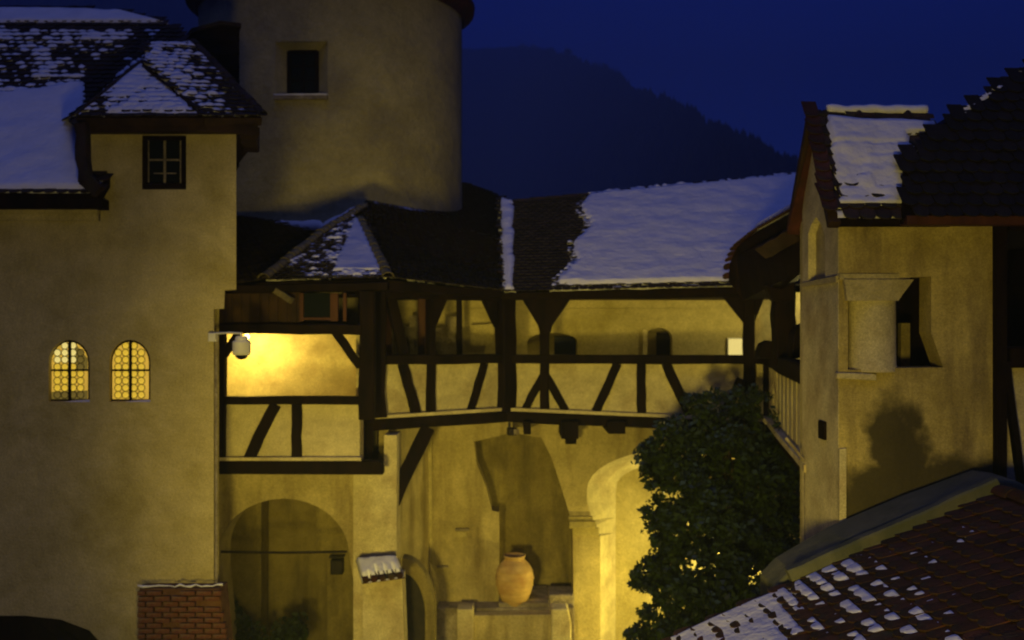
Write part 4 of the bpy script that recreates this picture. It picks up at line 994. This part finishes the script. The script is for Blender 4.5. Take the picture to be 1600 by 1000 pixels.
ridge_tiles(SW, ry, ry+V(1.35, 0, -.02), .09, .3, 'tile_dark', lift=-.03)
for px_ in (1341, 1417):
    q = RP(px_, 186, re, nR); MB().lathe(q+V(0, -.02, -.03), [(.085, 0), (.075, .04), (.03, .11), (.001, .13)], 12).build('ridge_knob', 'tile_dark', SW, smooth=True)
mb = MB(); mb.tube([ry+V(.15+i*.06, 0, .06+.025*noise.noise(V(i*.4, 0, 0))) for i in range(20)], .06); mb.build('snow', 'snow_mat', SW, smooth=True)
# verge tiles down the gable
ve = [ry+V(-.03, 0, .04), re+V(-.03, 0, .05)]; me = tile_mesh(.17, .16, 'tile_red'); vv_ = (ve[0]-ve[1]).normalized()
for i in range(11):
    q = ve[1].lerp(ve[0], i/11.); uu = vv_.cross(nR)
    link('verge_tile', me, SW, Matrix.Translation(q+V(-.02, 0, 0)) @ Matrix((uu, vv_, nR)).transposed().to_4x4() @ Matrix.Rotation(random.uniform(-.1, .1), 4, 'Z'))
MB().beam(ry+V(-.02, .03, -.05), V(X0-.05, YB+.2, 7.9), .1, .12, (-1, 0, 0)).build('verge_board', 'soffit_wood', SW)
MB().beam(ry+V(-.02, -.03, -.05), re+V(-.0, .02, -.06), .1, .12, (-1, 0, 0)).build('verge_board', 'soffit_wood', SW)

# ============================================================ RIGHT BUILDING
RB = thing('dark_right_building', 'dark building at the right edge with a big bare tiled roof and deep shaded gallery', 'building', V(6.5, 13, 0))
d0 = P(1412, 338, 10.62); d1 = d0+V(5, 0, 0); dt = P(1412, 252, 11.10); nD = (d1-d0).cross(dt-d0).normalized(); nD = nD if nD.z > 0 else -nD
roof(RB, 'roof_slope', [d0, d1, RP(1800, -25, d0, nD), RP(1600, 104, d0, nD), RP(1500, 172, d0, nD), RP(1455, 212, d0, nD), RP(1412, 248, d0, nD)], singles=300, tw=.17, ex=.16, seed=13, tmat='tile_black', cov=lambda x, y: (-1 if (y > 110+(1600-x)*.70+6) else -.35))
MB().prism([P(1557.5, 338, 10.9), P(1574, 338, 10.9), P(1573, 1060, 10.9), P(1558.5, 1060, 10.9)], (0, .2, 0)).build('post', 'timber', RB)
MB().beam(P(1570, 565, 10.95), P(1596, 760, 10.95), .07, .1, (0, -1, 0)).build('brace', 'timber', RB)
MB().beam(P(1572, 558, 11.1), P(1900, 558, 11.1), .22, .2, (0, -1, 0)).build('rail', 'timber', RB)
MB().prism([P(1573, 575, 11.1), P(1900, 575, 11.1), P(1900, 1040, 11.1), P(1573, 1040, 11.1)], (0, .1, 0)).build('panel', 'plaster_light', RB)
MB().prism([P(1560, 1000, 14), P(2300, 1000, 14), P(2300, 300, 14), P(1560, 300, 14)], (0, .2, 0)).build('back_wall', 'timber', RB)
slab('ceiling', [(5.3, 10.9), (12, 10.9), (12, 14), (5.3, 14)], 7.75, .1, 'timber', RB)
slab('floor', [(5.3, 11.2), (12, 11.2), (12, 14), (5.3, 14)], 4.9, .1, 'timber', RB)
MB().beam(P(1412, 345, 10.7), P(1900, 345, 10.7), .1, .2, (0, -1, 0)).build('eaves_board', 'red_timber', RB)

# ============================================================ FOREGROUND ROOF
FR = thing('lower_tiled_roof', 'red tiled roof sprinkled with snow in the lower right foreground with a sloping coping', 'roof', V(3, 7, 3.6))
fy = 10.1
ra = P(1040, 1006, fy); rb_ = P(1560, 772, fy)
u_ = (rb_-ra); u_.y = 0
sl = u_.normalized(); nf = sl.cross(V(0, -1, 0)).normalized(); nf = nf if nf.z > 0 else -nf
e_far = ra; e_near = ra-V(0, 6.6, 0); top_far = ra+sl*(u_.length); top_near = top_far-V(0, 6.6, 0)
def cov_FR(x, y):
    d = (y-(1000-(x-1050)*.45))     # below the far edge
    if x < 1190: return .9
    if x < 1250: return .6-(x-1190)*.007
    t = (x-1250)/350.
    b = -.10-.40*t
    if y < 905-(x-1250)*.30: b -= .25
    return b
roof(FR, 'roof_slope', [e_near, e_far, top_far, top_near], cov=cov_FR, singles=300, tw=.18, ex=.17, seed=21, cs=.025, thick=.028, tmat='tile_red', tipk=1.25)
# hip / second slope beyond the peak, falling to the right
h0 = top_far; MB().prism([h0, h0+V(3, 0, -.5), h0+V(3, -6.6, -.5), h0+V(0, -6.6, 0)], (0, 0, -.12)).build('far_slope', 'tile_red', FR)
ridge_tiles(FR, top_near, top_far, .10, .34, 'tile_red')
# coping band between roof and tower
c0 = P(1196, 898, 10.25); 
cp = [P(1238, 908, 10.3), P(1238, 890, 10.3), P(1322, 838, 10.3), P(1440, 790, 10.3), P(1560, 747, 10.3), P(1640, 768, 10.3), P(1640, 860, 10.3), P(1560, 800, 10.3)]
MB().prism([P(1210, 918, 10.28), P(1236, 892, 10.28), P(1322, 842, 10.28), P(1440, 792, 10.28), P(1560, 748, 10.28), P(1590, 752, 10.28), P(1680, 800, 10.28), P(1680, 960, 10.28), P(1210, 960, 10.28)], (0, .62, .0)).build('parapet', 'coping', FR, bevel=.03)
mb = MB(); mb.beam(P(1235, 906, 10.12), P(1560, 762, 10.12), .13, .22, nf, 14, .06); mb.build('mortar_fillet', 'coping', FR)
MB().prism([V(ra.x+.15, 3.6, 0), V(ra.x+.15, fy, 0), V(ra.x+.15, fy, ra.z-.1), V(ra.x+.15, 3.6, ra.z-.1)], (.2, 0, 0)).build('wall', 'plaster', FR)
MB().prism([V(ra.x+.2, fy-.1, 0), V(8, fy-.1, 0), V(8, fy-.1, 4.4), P(1560, 800, fy-.1), ra+V(.2, -.1, -.15)], (0, .1, 0)).build('wall', 'plaster', FR)

# ============================================================ LAMPS
lamp('floodlight', 'yellow courtyard floodlight on a pole aimed at the gallery', (-2.2, 2.2, 3.5), 4000, WARM, .5, 'lamp', aim=(.5, 19.2, 4.6), spot=58, blend=1)
lamp('floodlight', 'added weaker wide fill light on a pole further right', (.3, 1.2, 4.6), 1200, WARM, .5, 'lamp', aim=(.5, 16, 7.0), spot=120, blend=1)  # added fill for the stair tower and the round tower's dark side
lamp('wall_lamp', 'lamp standing low in front of the arch pilaster behind the leaves', (2.75, 18.55, 1.5), 150, WARM, .06)
lamp('wall_lamp', 'bright bulb lamp in the lit corner gallery behind the dome camera', P(386, 526, 18.4), 90, (1, .70, .16), .05)
lamp('wall_lamp', 'lamp glowing inside the splayed arch behind the climbing tree', P(1150, 850, 20.1), 135, (1, .84, .26), .05)
lamp('wall_lamp', 'lamp lighting the far wall of the side gallery', P(1292, 462, 19.1), 85, (1, .80, .25), .05)
lamp('wall_lamp', 'lamp low in the dim passage behind the left archway', P(470, 770, 18.6), 5, WARM, .05)
lamp('gallery_fill_lamp', 'small added fill lamp hidden behind the gallery eave beam', V(.62, 19.7, 6.98), 12, WARM, .05)  # added fill that evens out the light inside the gallery

# ============================================================ HAZE
m = bpy.data.materials.new('haze_air'); m.use_nodes = True; nt = m.node_tree; nt.nodes.clear()
out = nt.nodes.new('ShaderNodeOutputMaterial'); pv = nt.nodes.new('ShaderNodeVolumePrincipled')
pv.inputs['Density'].default_value = .0014; pv.inputs['Color'].default_value = (.5, .65, 1, 1); pv.inputs['Anisotropy'].default_value = 0
nt.links.new(pv.outputs[0], out.inputs['Volume'])
o = MB().box((0, 1040, 279), (3400, 2300, 560)).build('haze', m, None, kind='stuff'); o['label'] = 'thin evening mist filling the valley'
